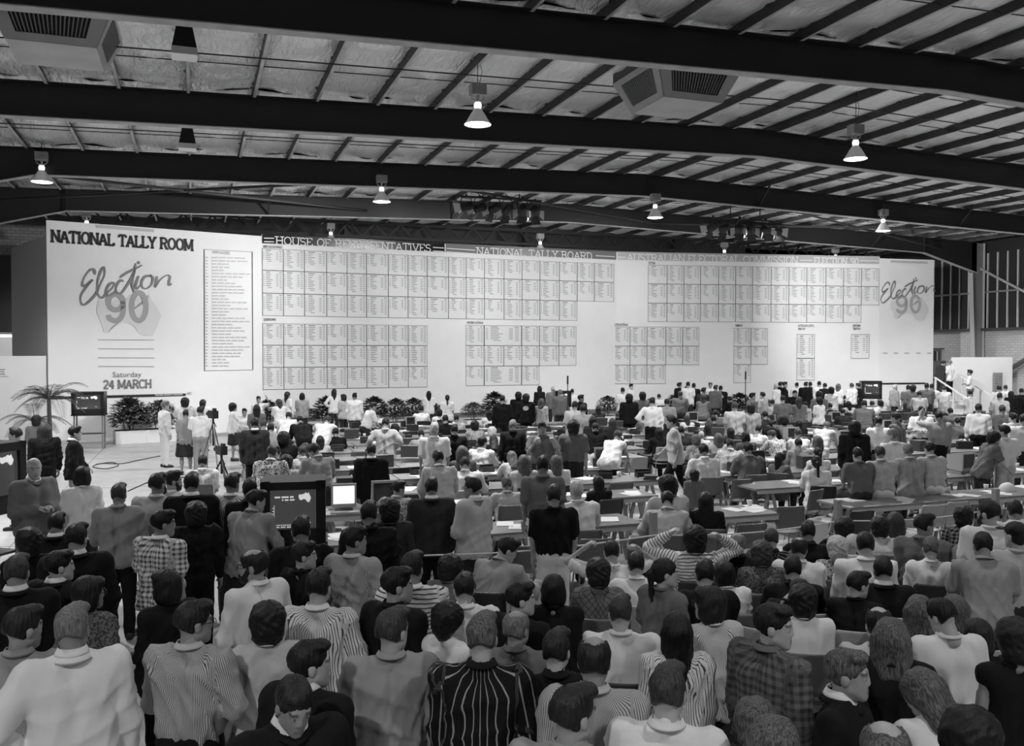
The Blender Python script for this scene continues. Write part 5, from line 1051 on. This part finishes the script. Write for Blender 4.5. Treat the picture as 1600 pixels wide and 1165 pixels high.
def make_person(x, y, z, face, pose, build, hair, hcol, top, pat, code, bot, hd, lod, scale, label, group, seed, uniq):
    """top: style letter; code: cloth tone; bot: tone or 'sk'"""
    jit = random.Random(seed) if uniq else None; kp = (pose, build, lod, seed if uniq else 0)
    def base():
        S = skel(pose, build, random.Random(seed) if uniq else None); S['trunk'] = grow(trunk_prims(S), RES[lod][0]); return S
    S0 = cached(('S',)+kp, base)
    def bm():
        S = dict(skel(pose, build, random.Random(seed) if uniq else None, hd)); S['trunk'] = S0['trunk']; return S, body_mesh(S, lod, SKINS[0])
    S, bme = cached(('B',)+kp+hd, bm)
    tucked = top in 'tlrv' and build == 'M' and seed % 3 != 0
    def tm():
        V, Q = top_geo(S0, top, RES[lod][1], seed, tucked); return to_mesh('shirt', V, Q, cloth('w'), cuv=cloth_uv(V, S0))
    tme = cached(('T', top, tucked)+kp, tm)
    bstyle = 'sk' if bot == 'sk' else 'tr'
    lme = cached(('L', bstyle)+kp, lambda: to_mesh('trousers', *bottom_geo(S0, bstyle, RES[lod][2], seed), cloth('d')))
    smes = [cached(('O', i)+kp, lambda: to_mesh('shoe', *shoe_geo(S0, .024 if lod == 'n' else .028, i), SHOE)) for i in (0, 1)]
    hme = hair_mesh(hair, lod)
    uniq_seed = seed
    p = obj('person', bme, loc=(x, y, z), rot=(0, 0, -math.radians(face)), scale=(scale,)*3, label=label, cat='person', group=group); link_mat(p, SKINS[seed % 4])
    t = obj('jacket' if top == 'j' else 'shirt', tme, p); link_mat(t, cloth(code, pat))
    if lod != 'f' and top != 'v':
        ck = 'lapel' if top == 'j' else 'crew' if (top == 't' and seed % 2) or build == 'F' else 'fold'
        if ck not in COLL: COLL[ck] = collar_mesh(ck)
        c = obj('collar', COLL[ck], p); link_mat(c, cloth(code, '')); lean = math.radians(POSE[pose].get('lean', 0)); q = S0['T']((0, -.006, .53)); c.location = q; c.rotation_euler = (-lean, 0, 0); c.scale = (.9, .9, .8) if build == 'F' else (1.02, 1.02, .85)
        if top == 'j' and build == 'M':
            if 'fold' not in COLL: COLL['fold'] = collar_mesh('fold')
            c = obj('shirt_collar', COLL['fold'], p); link_mat(c, cloth('w', '')); q = S0['T']((0, -.006, .545)); c.location = q; c.rotation_euler = (-lean, 0, 0); c.scale = (1.0, 1.0, 1.)
    l = obj('skirt' if bstyle == 'sk' else 'trousers', lme, p); link_mat(l, cloth('d' if bot == 'sk' else bot))
    for sme in smes: obj('shoe', sme, p)
    h = obj('cap' if hair == 'cap' else 'hair', hme, p); link_mat(h, HAIRM[hcol]); M = Matrix(S['RH'].tolist()).to_4x4(); M.translation = Vector(S['head']); 
    h.matrix_local = M@Matrix.Scale(.93 if build == 'F' else .97, 4)
    return p, S
# ================================================================== the crowd
# x y(head top) pose face hair build top bottom headturn ; label for the ones that stand out
DATA = """
257 626 s 60 sg M lw w 10;man in white shirt and white trousers standing on the bare floor
290 639 s 0 sd F tg sk 0;woman in pale knit top and long dark skirt seen from behind
289 621 k 5 ud M tw m 0;dark curly-haired person in white filming beyond the skirted woman
317 623 s 20 ld F tw d 30;long-haired woman in white top beside the tall tripod
313 634 s 10 sd M tw g 20;man in white tee and jeans working at the tall tripod
364 629 t 80 ud F lw sk 10;woman with big dark curls in white blouse facing right
382 637 a 180 sd M tw d 0;dark-haired person facing us behind the glowing terminal
25 667 s -70 sd M lw d 0;man in profile behind the left television cabinet
57 648 s 10 ud F lm d 0;dark-haired head before the palm at left
69 661 s -10 wb M lk k 0;person in black top standing below the palm
116 665 t 80 sk M jk g 10;man in black jacket stretching his arm to the right
53 715 f 150 sw M jm w 20;white-haired man in grey jacket facing us at left
128 727 s -20 ok F tw d 40;woman with black bob in white short-sleeved blouse
106 772 a 20 sl F tw d 0;fair small head low beside the white blouse
185 754 f 0 sb M lg k 10;brown-haired man in grey sweater with folded arms
245 738 s 20 sd M tl d 20;dark-haired man hidden left of the bearded profile
268 734 f 40 sk M lw m 40;bearded dark-haired man in white shirt turning right
299 737 s 0 sk M jk k 0;tall man in black jacket seen from behind at left
316 710 a 10 ck M tw d 0;man in white tee sitting on a chair near the tripods
362 738 s 20 sd M lwV m 10;man in boldly striped shirt left of the large television
250 796 s 50 sk M twc m 30;man in pale checked short-sleeved shirt looking right
306 783 s 0 uk M lk k 0;person all in black with bare neck at centre left
383 769 l 40 sd M lg d 30;man in crinkled grey shirt bending his head right
390 746 s 0 sk M lk d 0;black head behind the grey crinkled shirt
88 800 s 20 sk M jk k 0;dark-haired person in black jacket near the left rail
118 817 s 0 sk M jk k 20;dark head with white collar in the left crowd
44 824 s -20 uk F lk k 0;dark curly head at the left edge of the crowd
25 866 s 10 sb M jk k 0;brown-haired person in dark jacket at the left edge
92 858 s 40 sk M jk k 40;dark-haired man in profile with white collar showing
135 898 t 50 ok F lms d 30;woman in glasses and patterned jumper holding papers
28 948 s 30 sd M lg d 30;man in grey shirt cut by the left edge
112 946 i -5 sg M jw d 15;heavy man in white jacket with hand on hip
262 888 s -30 ok F lk k -20;woman with black bob and black top in profile
296 938 f 30 sd M llz k 40;man in glasses and fine-striped shirt looking right
403 856 f -40 bd M lw d -40;bearded man in glasses and white shirt facing left
477 842 s 40 sd F lk k 50;dark-haired woman in black top in profile under the television
498 886 f 10 sk M lwv k 10;dark-haired man in vertically striped white shirt from behind
554 820 s 20 sk M llz k 50;man in fine striped shirt looking right over his shoulder
643 861 f 0 sk M lwh d 20;man in white shirt with broad horizontal stripes across the back
418 940 s 0 uk F ll k 0;dark thick-haired person in pale grey shirt low at left centre
480 998 s 50 sk M jk k 30;dark-haired man in suit blurring past in profile
452 1044 s 150 sd M jk k 10;man in dark suit and white shirt looking down towards us
610 947 s 5 sb M lg d 35;man in plain grey shirt turning his head right, large in front
702 939 s 30 uk F vw d 50;dark curly-haired woman in sleeveless white top
690 869 c 50 ud F tm d 30;dark-haired woman in grey tee sitting in profile
618 884 s 40 sk M lk d 40;dark profile hidden behind the horizontal stripes
726 897 a 0 sk M lw d 0;dark-haired person with bright white collar low in the middle
752 960 s 5 sl M lko d 5;fair-haired man in black jersey with pale stripes
807 950 s 15 bg M lm d 25;balding man in dark vest over white sleeves
764 845 d 25 sk M lg d 50;dark-haired man in grey shirt crouched on a chair looking right
865 756 s 0 sd M tk w 0;man in black short-sleeved shirt standing before the rope
865 895 s 10 ok F lk k 0;black-haired person in black low in the middle
815 912 s 40 sk M lk k 40;dark profile between the black-clad people in the middle
868 984 s 0 sd M lk k 20;dark-haired person in black low behind the bald spot
928 992 s 0 bd M llz d 10;man with a bald spot and fine striped shirt
970 932 a 0 sb M tw d 5;brown-haired man in white polo shirt from behind
937 876 c 0 ud F lmx d 0;woman with dark curls and zigzag patterned top
956 853 x 0 ck M tw d 0;crop-haired man in white tee clasping hands behind his head
996 866 c 0 sk M lw d 0;dark-haired person in white shirt seated left of the rope post
1038 869 s 40 pd F tm d 40;woman with tied dark hair and grey tee in profile
893 1066 s 20 sd M lg d 30;dark-haired man in grey shirt cut by the bottom edge
1043 1036 s 5 sb M lw d 10;brown streaky-haired man in white collared shirt at the bottom
1085 820 x 0 uk M lwh d 0;man in striped shirt holding both hands to his head
1154 833 a 5 bg M lk d 0;bald older man in dark top beyond the rope
1206 824 a 0 cb M lkx d 0;short-haired boy in diamond patterned sweater
1248 845 a 5 bd M tw d 10;balding man in white shirt with dark collar
1194 848 c 0 ub F lms d 0;curly-haired woman in knitted grey top
1264 814 a 0 sk M lk d 0;black-haired person in dark top in front of the carton
1310 838 a 0 uw F tls d 0;white-haired woman in speckled blouse
1331 836 a 10 sw F tw d 0;pale blurred head right of the speckled blouse
1104 878 c 0 sk M lk d 0;black head below the bald older man
1139 879 c -10 ok F tw d 0;dark bob above a white tee in the seated audience
1242 881 c 0 sk M lk d 0;black head left of the white shirted balding man
1202 903 d 40 sd F lk d 50;dark-haired woman in profile bowed low in the seats
1334 894 c 20 sk F lk d 30;black-haired person with a white flower at the ear
1108 912 s -30 od F lwz d -40;woman in glasses and narrow striped shirt facing left
1057 953 s 0 lk F lwv d 0;woman with long straight black hair and striped waistcoat
1200 941 s 45 sd M lmc d 55;dark-haired man in plaid shirt in sharp profile
1256 915 a 0 uk F tw d 0;afro-haired person in white tee with dark strap
1326 1012 s 92 sl M jk k 5;fair-haired man in dark jacket in profile, large in front
1181 1116 s 0 ul F ld d 0;curly brown head at the bottom edge
1206 1122 s 20 ul F ld d 10;second curly head at the bottom edge
1381 1119 s -20 bl M lw d 0;balding fair head at the bottom edge
1354 830 a 0 ck M lw d 0;crop-haired man in white shirt right of the speckled blouse
1381 870 a 0 sk M jk d 0;black-haired man in black suit in the seats
1455 838 a 5 sl F lw d 0;fair-haired person in loose white blouse on a pale chair
1400 800 a 0 wb F tw d 0;woman with long curly hair and white top, right of a pair
1376 807 a 0 ud F tw d 0;dark curly head left of a pair with white tops
1506 791 a 5 uk F lkc d 0;dark-haired woman in small-checked black top
1536 812 a 0 sk M tg d 0;black-haired man in grey tee before the checked top
1546 838 l 0 sk M tg d 0;black-haired man in grey shirt half rising at right
1547 780 s -30 sd M tw d -30;bearded man in white shirt under the long front table
1588 814 s -10 kk M tl d -20;person in a dark cap at the right edge
1588 782 a 0 sk M tw d 0;dark-haired person in white behind the cap
1441 802 a 20 sk M lm d 30;black-haired person in grey with raised hand left of the checked top
1377 949 a -10 bd M tl d 10;balding dark-haired man in pale shirt at lower right
1392 963 s 10 wl F jk k 0;fair long-haired person in wide black coat
1437 930 a 10 wl F tg d 0;woman with fair curls at lower right, left of two
1497 930 a -10 wl F tg d -10;woman with fair curls at lower right, right of two
1480 952 s -25 sk M tw d -25;black-haired man in bright white tee looking down
1532 968 a 0 od F lk d 0;dark bob low right of the bright white tee
1583 962 s -20 ud F vk d -10;dark curly-haired woman in sleeveless black at the right edge
1490 1066 l -40 wl F lw d -30;fair-haired woman bowing her head at the bottom right
1516 1104 s 10 uk M lk k 0;dark curly head at the bottom right
398 652 s 0 sk M jd k 0;man in dark grey suit standing at the left tables
404 618 u 180 sd F tw d 0;woman in white facing us with hand to her face
401 631 t 0 ld F tm d 0;woman with long dark hair and grey top at the far left tables
438 623 l -20 lb F tw d -30
449 611 s 50 ld F tw d 20
472 613 t 0 ok F tg d -10;woman with dark bob and grey blouse before the board
522 607 h 0 ld F lw d 30;long dark hair over a white shirt with hands on hips
537 615 t -40 od F tl d -20
554 613 s 0 sk M lw d 10
571 628 l 60 sd M tw d 10;man in white short sleeves stepping right
447 645 b 10 sd M lw d 0
412 656 c 0 sb M tl d 0
423 661 c 0 sk M tg d 0
437 657 d 10 sb M tw d 0
475 651 b -10 sk M lk k 0;dark figure bent low over the left tables
501 651 b 20 sb M lw d 0
509 662 c 0 sk M tl d 0
466 674 c 10 uk M lk d 0
501 680 c 0 ld F tl d 0
525 669 c 0 sk M tk d 0;broad dark-topped back with black hair at the left tables
450 685 c 0 od F tw d 0
419 697 l 15 sb M lws d 20;man in white patterned shirt leaning at the left tables
432 697 c 0 sk M tm d 0
447 711 c 5 ud F tl d 0
466 696 c 0 cb M ll d -10;crop-haired man in pale shirt right of the patterned shirt
480 692 c -20 wb F tw d -20
501 692 l -15 sd M tg d -40;tall man in pale grey tee bowing his head left
602 652 h 0 sk M tl m 10;black-haired man in pale grey shirt with elbows out
580 692 s 0 ck M jk k 0;dark-skinned man in black suit standing at the tables
661 672 d 0 sk M tg d 0;black-haired man in grey shirt hunched over the table
687 659 s 0 sw M tw k 0;white-haired man in white short sleeves from behind
689 705 l -5 sk M lwz d -20;man in white striped shirt leaning over the near left tables
727 716 d 10 sd M lw d 0;dark-haired man in white shirt hunched beside the striped shirt
659 634 c 0 sk M tw d 0
670 610 s 0 lk F tw d 0;woman with long black hair and white top before the plants
699 616 s 0 pk F tw d 10;woman with a black ponytail in loose white top
687 639 c 0 uk F tw d 0
697 648 c 0 sk M lk d 0
714 648 c 0 sk M tl d 0
743 657 c 0 uk F tls d 0
769 667 c 10 uw F tl d 0;white curly-haired person at the middle tables
750 682 c 20 kk M tw d 20;person in a dark cap and white tee at the middle tables
724 697 c 0 wl F tms d 0
710 662 s 0 sk M lk k 0;thin black-clad figure standing right of the white-haired man
772 680 d 10 lk F lk k 0;black-haired woman in black bowed over the middle table
785 617 s 0 sk M lk k 0;stocky person in black jacket with arms held out near the plants
810 612 s 0 uk M jk k 0
822 615 s 10 uk M jk k 20;curly-haired man in black jacket with pale emblem
843 602 s -10 lk F lk k 0;long black-haired woman in black before the board
846 622 s 20 wl F tl d 0;blurred person in pale top bending before the grey suits
864 603 s 0 sw M jm d 0;white-haired man in grey suit, left of two
875 608 s 0 sg M jm d 0;grey-haired man in grey suit, right of two
894 607 s 0 sk F tw d 0
907 616 s 40 sk M lk k 40
898 626 s 0 sk M tl d 0
911 631 s 0 sk M tg d 0
896 656 t 0 uk M tm d 10;curly-haired man in grey tee at the middle tables
801 655 s 0 sg M lk k 0;grey-haired person in black from behind
847 658 k 170 sd M tm d 0;photographer in grey tee facing us with hands at his face
932 662 l 0 ck M lk w 0;crop-haired man in black shirt and pale trousers
939 648 s 0 lk F ld d 0
936 634 c 0 ld F ld d 0
952 674 b 20 sb F vw k 0;woman in white top and dark skirt bending forward
957 652 s 0 lb F ld d 10
848 711 s 0 sk M tm w 5;man in grey shirt and pale trousers at the middle tables
870 709 a 0 ll F tw d 0;fair long-haired woman in white in the middle
805 705 d 0 ll F tl d 0;fair-haired person bowed in pale cardigan in the middle
821 702 c 0 wl F tl d 0
794 750 c 0 sl M tl d 0;fair-haired man in pale tee seated at the front table
905 746 c 0 sw M tw d 0;white-haired man in white shirt seated at the front table
940 746 c -15 lk F lk d 0;woman in black seated right of the white-haired man
740 744 f -50 sd M jl d -20;man in glasses and pale jacket facing left
674 745 s 0 sk M jd k 0;black-haired man in tweed jacket from behind
617 756 c 30 sk M tls d 30;dark-haired person in pale patterned shirt in profile
609 778 s 0 uk F jd k 0;dark thick-haired person in dark jacket beside the tweed jacket
576 781 s 0 sk M lk k 0;black silhouette of a head right of the large television
470 806 s 0 sk M lk k 0;black silhouette of a head before the large television
973 605 s -10 sk M tw d 0
986 599 t 110 sd M lw d 20;man in white shirt turning right, tallest left of the poles
983 615 s 0 uk M jk k 0;person in long black coat near the plants
1004 612 s 0 uk M tm d 0
1019 620 i 0 sk M lw k 10;man in white shirt and dark trousers, middle rear
1031 615 c 0 ck M tw d 0
1042 622 s 10 sk M tg d 0
1061 597 s 60 sk M jk k 0
1063 610 s 0 bb M tm d 0;balding man in grey shirt with broad back
1075 596 s 0 sk M tw d 0
1073 602 s -10 lk F tw d 0
1084 598 s 0 sk M jk k 0
1099 605 s 40 sk M ld k 0
1099 616 l 10 wb F lm d 0;woman with wavy brown hair and grey cardigan
1110 596 s 180 bd M lw d 0;balding man in white shirt and tie facing us
1118 601 s 30 sb M jm d 0
1126 602 s 0 sk M jk m 0;man in black jacket with emblem on the back
1059 629 c 20 ok F tl d 0
1120 640 c 0 sk M tm d 0
1144 619 c -50 sk M jk d 0
1117 649 c 0 sk M td d 0
1056 648 w -80 sd M tl k -10;blurred man in pale shirt walking left through the aisle
1032 667 c 0 lk F lk d 0;long black-haired woman in black at the aisle
1090 679 c 0 ul F tls d 0;fair curly-haired woman in patterned top
1097 675 c 10 sw F tw d 0
1103 693 c 0 sk M tw d 0;black-haired man in white tee at the third-row table
1124 677 c 10 wl F tl d 0
1142 687 d 10 sk M twh d 10;spiky-haired man in white tee reaching over the table
1144 667 c 0 lk F ld d 0
1084 665 c 0 sk M td d 0
1175 613 s 60 sk M jm d 10;dark-haired man in grey suit facing the pale shirt
1192 612 s -60 sk M tl d 0;dark-haired man in pale shirt facing the grey suit
1158 627 s 0 sb M tl d 0
1173 630 s 0 uk M llz d 0;bushy-haired man in pale striped shirt from behind
1213 599 s -60 sw M lw d 0
1219 596 s 30 sk M jk d 0
1226 596 s 90 sd M jk d 0
1245 597 s 10 sk M lw d 0
1242 609 s 160 sk M jk d 0;man in black suit and tie bending towards us
1259 596 s 20 sk M jk d 0
1266 596 s -20 sd M jk d 0
1280 595 s 0 sk M lw d 0
1289 598 s -30 sk M jk d 0
1299 597 s 0 uk F lw d 0
1310 599 s 20 wl F tw d 0
1331 598 s -40 sb M lw d 0
1341 598 s -70 sk M jk d 0;man in black suit facing left beside the right television
1223 617 s 0 sk M tm d 0
1209 624 c 0 sk M tl d 0
1248 619 s 0 lb F tm d 0
1261 627 c 0 sk M tl d 0
1280 611 s 0 uk M tm d 0
1280 620 t -50 uk F tw d 0
1299 629 c 0 sk M td d 0
1328 626 c 0 lk F tl d 0
1198 642 c 0 sk M td d 0
1227 649 c 0 uk M tm d 0
1203 659 c 40 sk M lk d 30
1251 655 c 0 lk F lk d 0
1182 664 c 20 sk M tw d 10
1168 674 c 0 ok F tms d 0
1173 687 c 0 sk M tm d 0;black-haired man in grey polo beside the black bag
1221 672 d -40 sb M lws d -20;brown-haired man in white patterned shirt reaching left
1250 669 c 0 sb M tw d 0
1275 660 b 20 sl M tl d 0;fair person in pale shirt bent over the right tables
1251 685 c 0 sk M lg d 0;dark-haired person in pale grey hooded top
1281 681 c 0 wl F tw d 0
1282 699 c 0 pk F tw d 0
1278 712 c 0 pk F tw d 10;woman with tied black hair and flowers by the right tables
1215 706 c 40 lk F lm d 30;long dark-haired woman in grey looking right at the second row
1335 657 s 0 uk M jk k 0;large figure in black jacket at the right tables
1351 625 l 10 sk M tm m 0;man in grey short sleeves leaning over the right tables
1365 626 c 0 sk M tw d 0
1378 625 c 0 uk F tl d 0
1398 600 s 60 sw M jg d 0;white-haired man in pale grey suit and tie before the footer bar
1419 601 s 0 sk M tm d 0
1427 599 s 20 uk F tm d 0
1437 611 l 10 sk M tl d 0
1448 597 s 0 sk M tm d 0
1373 650 s 0 sk M lw d 20;dark-haired man in crisp white shirt from behind, right block
1396 668 s -40 cg M lw d -40;crop-haired man in white shirt looking left
1440 634 f 170 sd M tw d 0;man in glasses and tie with folded arms facing us
1405 643 w -60 sd M lm d 0;blurred person passing before the arms-folded man
1319 638 c 0 sk M td d 0
1475 602 s 0 sb M lw w 0;man in white shirt and pale trousers near the stairs
1516 609 s -30 sk F tw d 0;dark-haired woman in white tee below the guard
1561 602 s -20 sk M tw d 0
1571 601 s 10 sb M tw d 0
1562 613 s 10 sd M tl d 0
1580 610 s 20 lk F lk k 20
1596 606 s 0 sk M lk k 0
1456 599 s 10 sk M tw d 0
1529 630 s 0 sk M lw k 10;broad man in white shirt and dark trousers, right of the stairs
1488 637 c 0 sk M tm d 0
1566 632 s 0 sb M tm d 0
1552 634 c 0 lb F tm d 0
1583 644 s -10 sk M tw d -20
1467 641 u 0 sk M tg k 0;man in grey shirt raising his left arm
1570 663 f -45 sk M tw l -30;man in glasses and white shirt facing left at the right tables
1536 673 l 60 uk F tm d 20;dark curly-haired woman in patterned dress leaning right
1599 646 s 0 sk M tw d 0
1345 699 e 0 sk M tm d 0;dark-haired person in grey tee, leftmost of four sitting on the table
1379 699 e 5 sb M tl w 0;person in pale polo and pale trousers, second of four on the table
1424 694 e 0 sg M llz d 0;grey-haired person in striped shirt, third of four on the table
1459 690 e -5 sk M ll w 0;person in pale shirt and white trousers, rightmost of four on the table
1085 733 s 0 ud F lm d 0;small child in grey standing between the tables
1050 744 c -10 uk M tl d -20;blurred dark-haired person waving an arm at the aisle
1042 771 d 10 sk M ll d 0;dark-haired man in pale shirt leaning on the front table
1104 769 c 5 lk F lk d 0;woman with very long black hair at the short front table
1320 818 a 0 uk M lk d 0;black curly head in front of the dark empty chair
590 640 c 0 sk M tl d 0
618 662 c 0 uk F tm d 0
765 640 c 0 lk F tw d 0
878 668 c 0 uk F td d 0
1010 645 c 0 sk M tm d 0
1075 648 c 0 lb F tw d 0
1345 676 c 0 sk M tl d 0
1500 652 c 0 sk M tm d 0
"""
PLACED = []; HS = {'s': 'short', 'c': 'crop', 'b': 'bald', 'o': 'bob', 'l': 'long', 'p': 'pony', 'u': 'curly', 'w': 'wavy', 'k': 'cap'}
TONE = {'w': 'white', 'l': 'pale', 'g': 'pale grey', 'm': 'mid grey', 'd': 'dark grey', 'k': 'black'}; HCOL = {'k': 'black', 'd': 'dark', 'b': 'brown', 'l': 'fair', 'g': 'grey', 'w': 'white'}
STY = {'s': '%s hair', 'c': 'cropped %s hair', 'b': 'thinning %s hair', 'o': '%s bob', 'l': 'long %s hair', 'p': '%s ponytail', 'u': '%s curls', 'w': 'wavy %s hair', 'k': '%s cap'}
TOPN = {'t': 'tee', 'l': 'shirt', 'j': 'jacket', 'v': 'sleeveless top', 'r': 'shirt'}; PATN = {'': '', 'v': 'striped ', 'V': 'striped ', 'z': 'striped ', 'o': 'striped ', 'h': 'striped ', 'c': 'checked ', 'x': 'patterned ', 's': 'patterned '}
def free(x, y, d): return all((x-a)**2+(y-b)**2 > d*d for a, b in PLACED)
people = []
for ln in DATA.strip().split('\n'):
    a, _, lab = ln.partition(';'); f = a.split()
    if f[2] == 'S': continue
    people.append((int(f[0]), int(f[1]), f[2], float(f[3]), f[4], f[5], f[6], f[7], float(f[8]), lab.strip()))
people.sort(key=lambda p: -p[1])
ROWLINE = [e-.27 for e in EDGES]; out = []
for n, (px, py, pose, face, hair, build, top, bot, hy, lab) in enumerate(people):
    rr = random.Random(px*7+py); sc = (1. if build == 'M' else .945)*rr.uniform(.985, 1.015)
    if 'small child' in lab: sc = .66
    ht = (skel(pose, build)['head'][2]+.135)*sc
    p = unZ(px, py, ht)
    if p[1] < 9.6 and pose not in SEATED: sc *= .955; ht *= .955; p = unZ(px, py, ht)
    X, Y = p[0], p[1]; z = 0.
    if pose == 'e': Y = EDGES[0]+.6; q = unY(px, py, Y); X = q[0]; PLACED.append((X, Y)); out.append((n, X, Y, 0., min(max(q[2]/ht, .94), 1.08)*sc)); continue
    lim = board_y(min(max(X, -4), 32))-1.75
    if Y > lim or (X > 28 and Y > 27): Y = min(Y, lim, 27. if X > 28 else 99)
    zone = X > .95 and 9.95 < Y < 26.4 and X < 1.25*Y
    if zone:
        cand = sorted(ROWLINE, key=lambda e: abs(e-Y)); done = False
        for dx in (0, .1, -.1, .2, -.2, .3, -.3):
            for e in cand[:3]:
                if abs(e-Y) > 1.6: continue
                q = unY(px, py, e)
                if free(q[0]+dx, e, .47): X, Y, done = q[0]+dx, e, True; break
            if done: break
        if not done: q = unY(px, py, cand[0]); X, Y = q[0], cand[0]
    else:
        for dy in (0, .12, -.12, .24, -.24, .36, -.36, .5, -.5, .65, -.65, .8):
            q = unY(px, py, Y+dy)
            if Y+dy <= lim and abs(Y+dy-8.84) > .22 and free(q[0], Y+dy, .43): Y += dy; break
        q = unY(px, py, Y); X = q[0]
    req = unY(px, py, Y)[2]; k = min(max(req/ht, .93), 1.07); PLACED.append((X, Y)); out.append((n, X, Y, z, sc*k))
# two people and a guard on the stairs, placed on their steps
PEX = [(1469, 563, 'l', 30, 'sd', 'F', 'jd', 'd', 20, 'woman in dark jacket leaning over the stair rail', 29.9, .96), (1484, 562, 's', -60, 'bg', 'M', 'tw', 'k', -20, 'balding man in white polo on the stair landing', 29.75, .96), (1516, 577, 'f', -70, 'sd', 'M', 'tw', 'm', -10, 'uniformed guard in white shirt with badge on the stairs', 28.45, .48)]
base_lab = {}; meta = []
for (n, X, Y, z, sc) in out: meta.append((people[n], X, Y, z, sc))
for t in PEX:
    q = unY(t[0], t[1], t[10]); meta.append((t[:10], q[0], t[10], t[11], (q[2]-t[11])/(skel(t[2], t[5])['head'][2]+.135)))
def auto(p, X, Y):
    px, py, pose, face, hair, build, top, bot, hy, lab = p
    s = 'person with %s in %s %s%s, %s ' % (STY[hair[0]] % HCOL[hair[1]], TONE[top[1]], PATN[top[2:]], TOPN[top[0]], 'seated' if pose in SEATED else 'bending' if pose == 'b' else 'standing')
    if Y > 26.4: s += 'before the board'
    elif Y > 9.9 and X > .95: s += 'at the %s tables' % ('left' if px < 800 else 'middle' if px < 1130 else 'right')
    else: s += 'in the crowd'
    return s
names = {}
for i, m in enumerate(meta):
    l = m[0][9] or auto(m[0], m[1], m[2]); names.setdefault(l, []).append(i)
labels = {}
for l, ii in names.items():
    if len(ii) == 1: labels[ii[0]] = l
    else:
        for k, i in enumerate(sorted(ii, key=lambda i: meta[i][0][0])): labels[i] = l+', %s from left' % ['first', 'second', 'third', 'fourth', 'fifth', 'sixth', 'seventh', 'eighth', 'ninth', 'tenth', 'eleventh', 'twelfth'][k]
GLASSES = MB().tube([(.032+.02*math.cos(a*.5236), .106, .0+.017*math.sin(a*.5236)) for a in range(13)], .0022, 5).tube([(-.032+.02*math.cos(a*.5236), .106, .0+.017*math.sin(a*.5236)) for a in range(13)], .0022, 5).tube([(-.012, .106, .004), (.012, .106, .004)], .002, 5).tube([(.052, .104, .004), (.08, .0, .004)], .002, 5).tube([(-.052, .104, .004), (-.08, .0, .004)], .002, 5).mesh('glasses', BLACK)
EMB = MB().add([(.09*math.cos(a*.3927), yy, .07*math.sin(a*.3927)) for yy in (-.012, .02) for a in range(16)], [tuple(range(16)), tuple(range(31, 15, -1))]+[(k, (k+1) % 16, 16+(k+1) % 16, 16+k) for k in range(16)]).mesh('emblem', mat('emblem_pale', .5, .7))
BEARD = to_mesh('beard', *grow([('e', (0, .045, -.085), (.05, .052, .045), .02), ('c', (-.06, .02, -.02), (-.045, .05, -.08), .02, .025, .02), ('c', (.06, .02, -.02), (.045, .05, -.08), .02, .025, .02), ('c', (-.025, .092, -.056), (.025, .092, -.056), .01, .01, .01), ('-', (0, .104, -.072), (.022, .02, .007), .004)], .008), HAIRM['d'])
for i, (p, X, Y, z, sc) in enumerate(meta):
    px, py, pose, face, hair, build, top, bot, hy, lab = p; dist = math.hypot(X, Y); lod = 'n' if dist < 9.5 else 'm' if dist < 19 else 'f'
    pitch = 12 if pose in 'd' else 0
    if 'down' in lab or 'bow' in lab: pitch = 22
    # in the photograph heads turned from the shared pose use five steps
    az = math.degrees(math.atan2(X, Y)); az *= 1. if abs(face) >= 20 or pose == 'e' and False else .35 if (pose in SEATED and Y > 9.9) or pose == 'e' else .7
    hyq = round(hy/20)*20; fc = face+(hy-hyq)+az
    po, S = make_person(X, Y, z, fc, pose, build, HS[hair[0]], hair[1], top[0], top[2:], top[1], bot, (hyq, pitch), lod, sc, labels[i], 'the crowd in the tally room', i if lod == 'n' else (px+py) % 3, lod == 'n')
    M = Matrix(S['RH'].tolist()).to_4x4(); M.translation = Vector(S['head'])
    if 'glasses' in lab: o = obj('glasses', GLASSES, po); o.matrix_local = M
    if 'emblem' in lab or 'badge' in lab:
        bk = 'emblem' in lab; o = obj('emblem' if bk else 'badge', EMB, po, loc=(0, -.155, 1.28) if bk else (.1, .165, 1.3), scale=(1, 1, 1) if bk else (.3, 1, .35))
    if 'beard' in lab: o = obj('beard', BEARD, po); o.matrix_local = M; link_mat(o, HAIRM[hair[1]])
    if pose in SEATED and z == 0:
        near = dist < 13; mt = (0, 1, 0, 2)[i % 4]
        w_ = labels[i].split(); chair(X, Y-.03*sc, -math.radians(fc if abs(fc) < 40 else fc*.6), mt, 'plastic chair under '+' '.join(w_[:13]).rstrip(','), 'occupied chairs %s' % ('before the rope' if Y < 9.9 else 'at near tables' if near else 'at far tables'), near)
# empty places at the tables keep their chairs
r = random.Random(21)
for k, (ye, segs) in enumerate(zip(EDGES, SEGS)):
    if k < 2: continue
    for a, b in segs:
        x = a+.4
        while x < b-.3:
            if free(x, ye-.27, .5) and r.random() < .8: chair(x, ye-.33, r.uniform(-.25, .25), (2, 0, 2, 0, 1)[r.randrange(5)], 'empty plastic chair pushed in at the counting tables', 'empty chairs at the far tables', k < 3); PLACED.append((x, ye-.27))
            x += .72
# the badge pinned on the guard and pale emblems on two jackets stay with the clothes
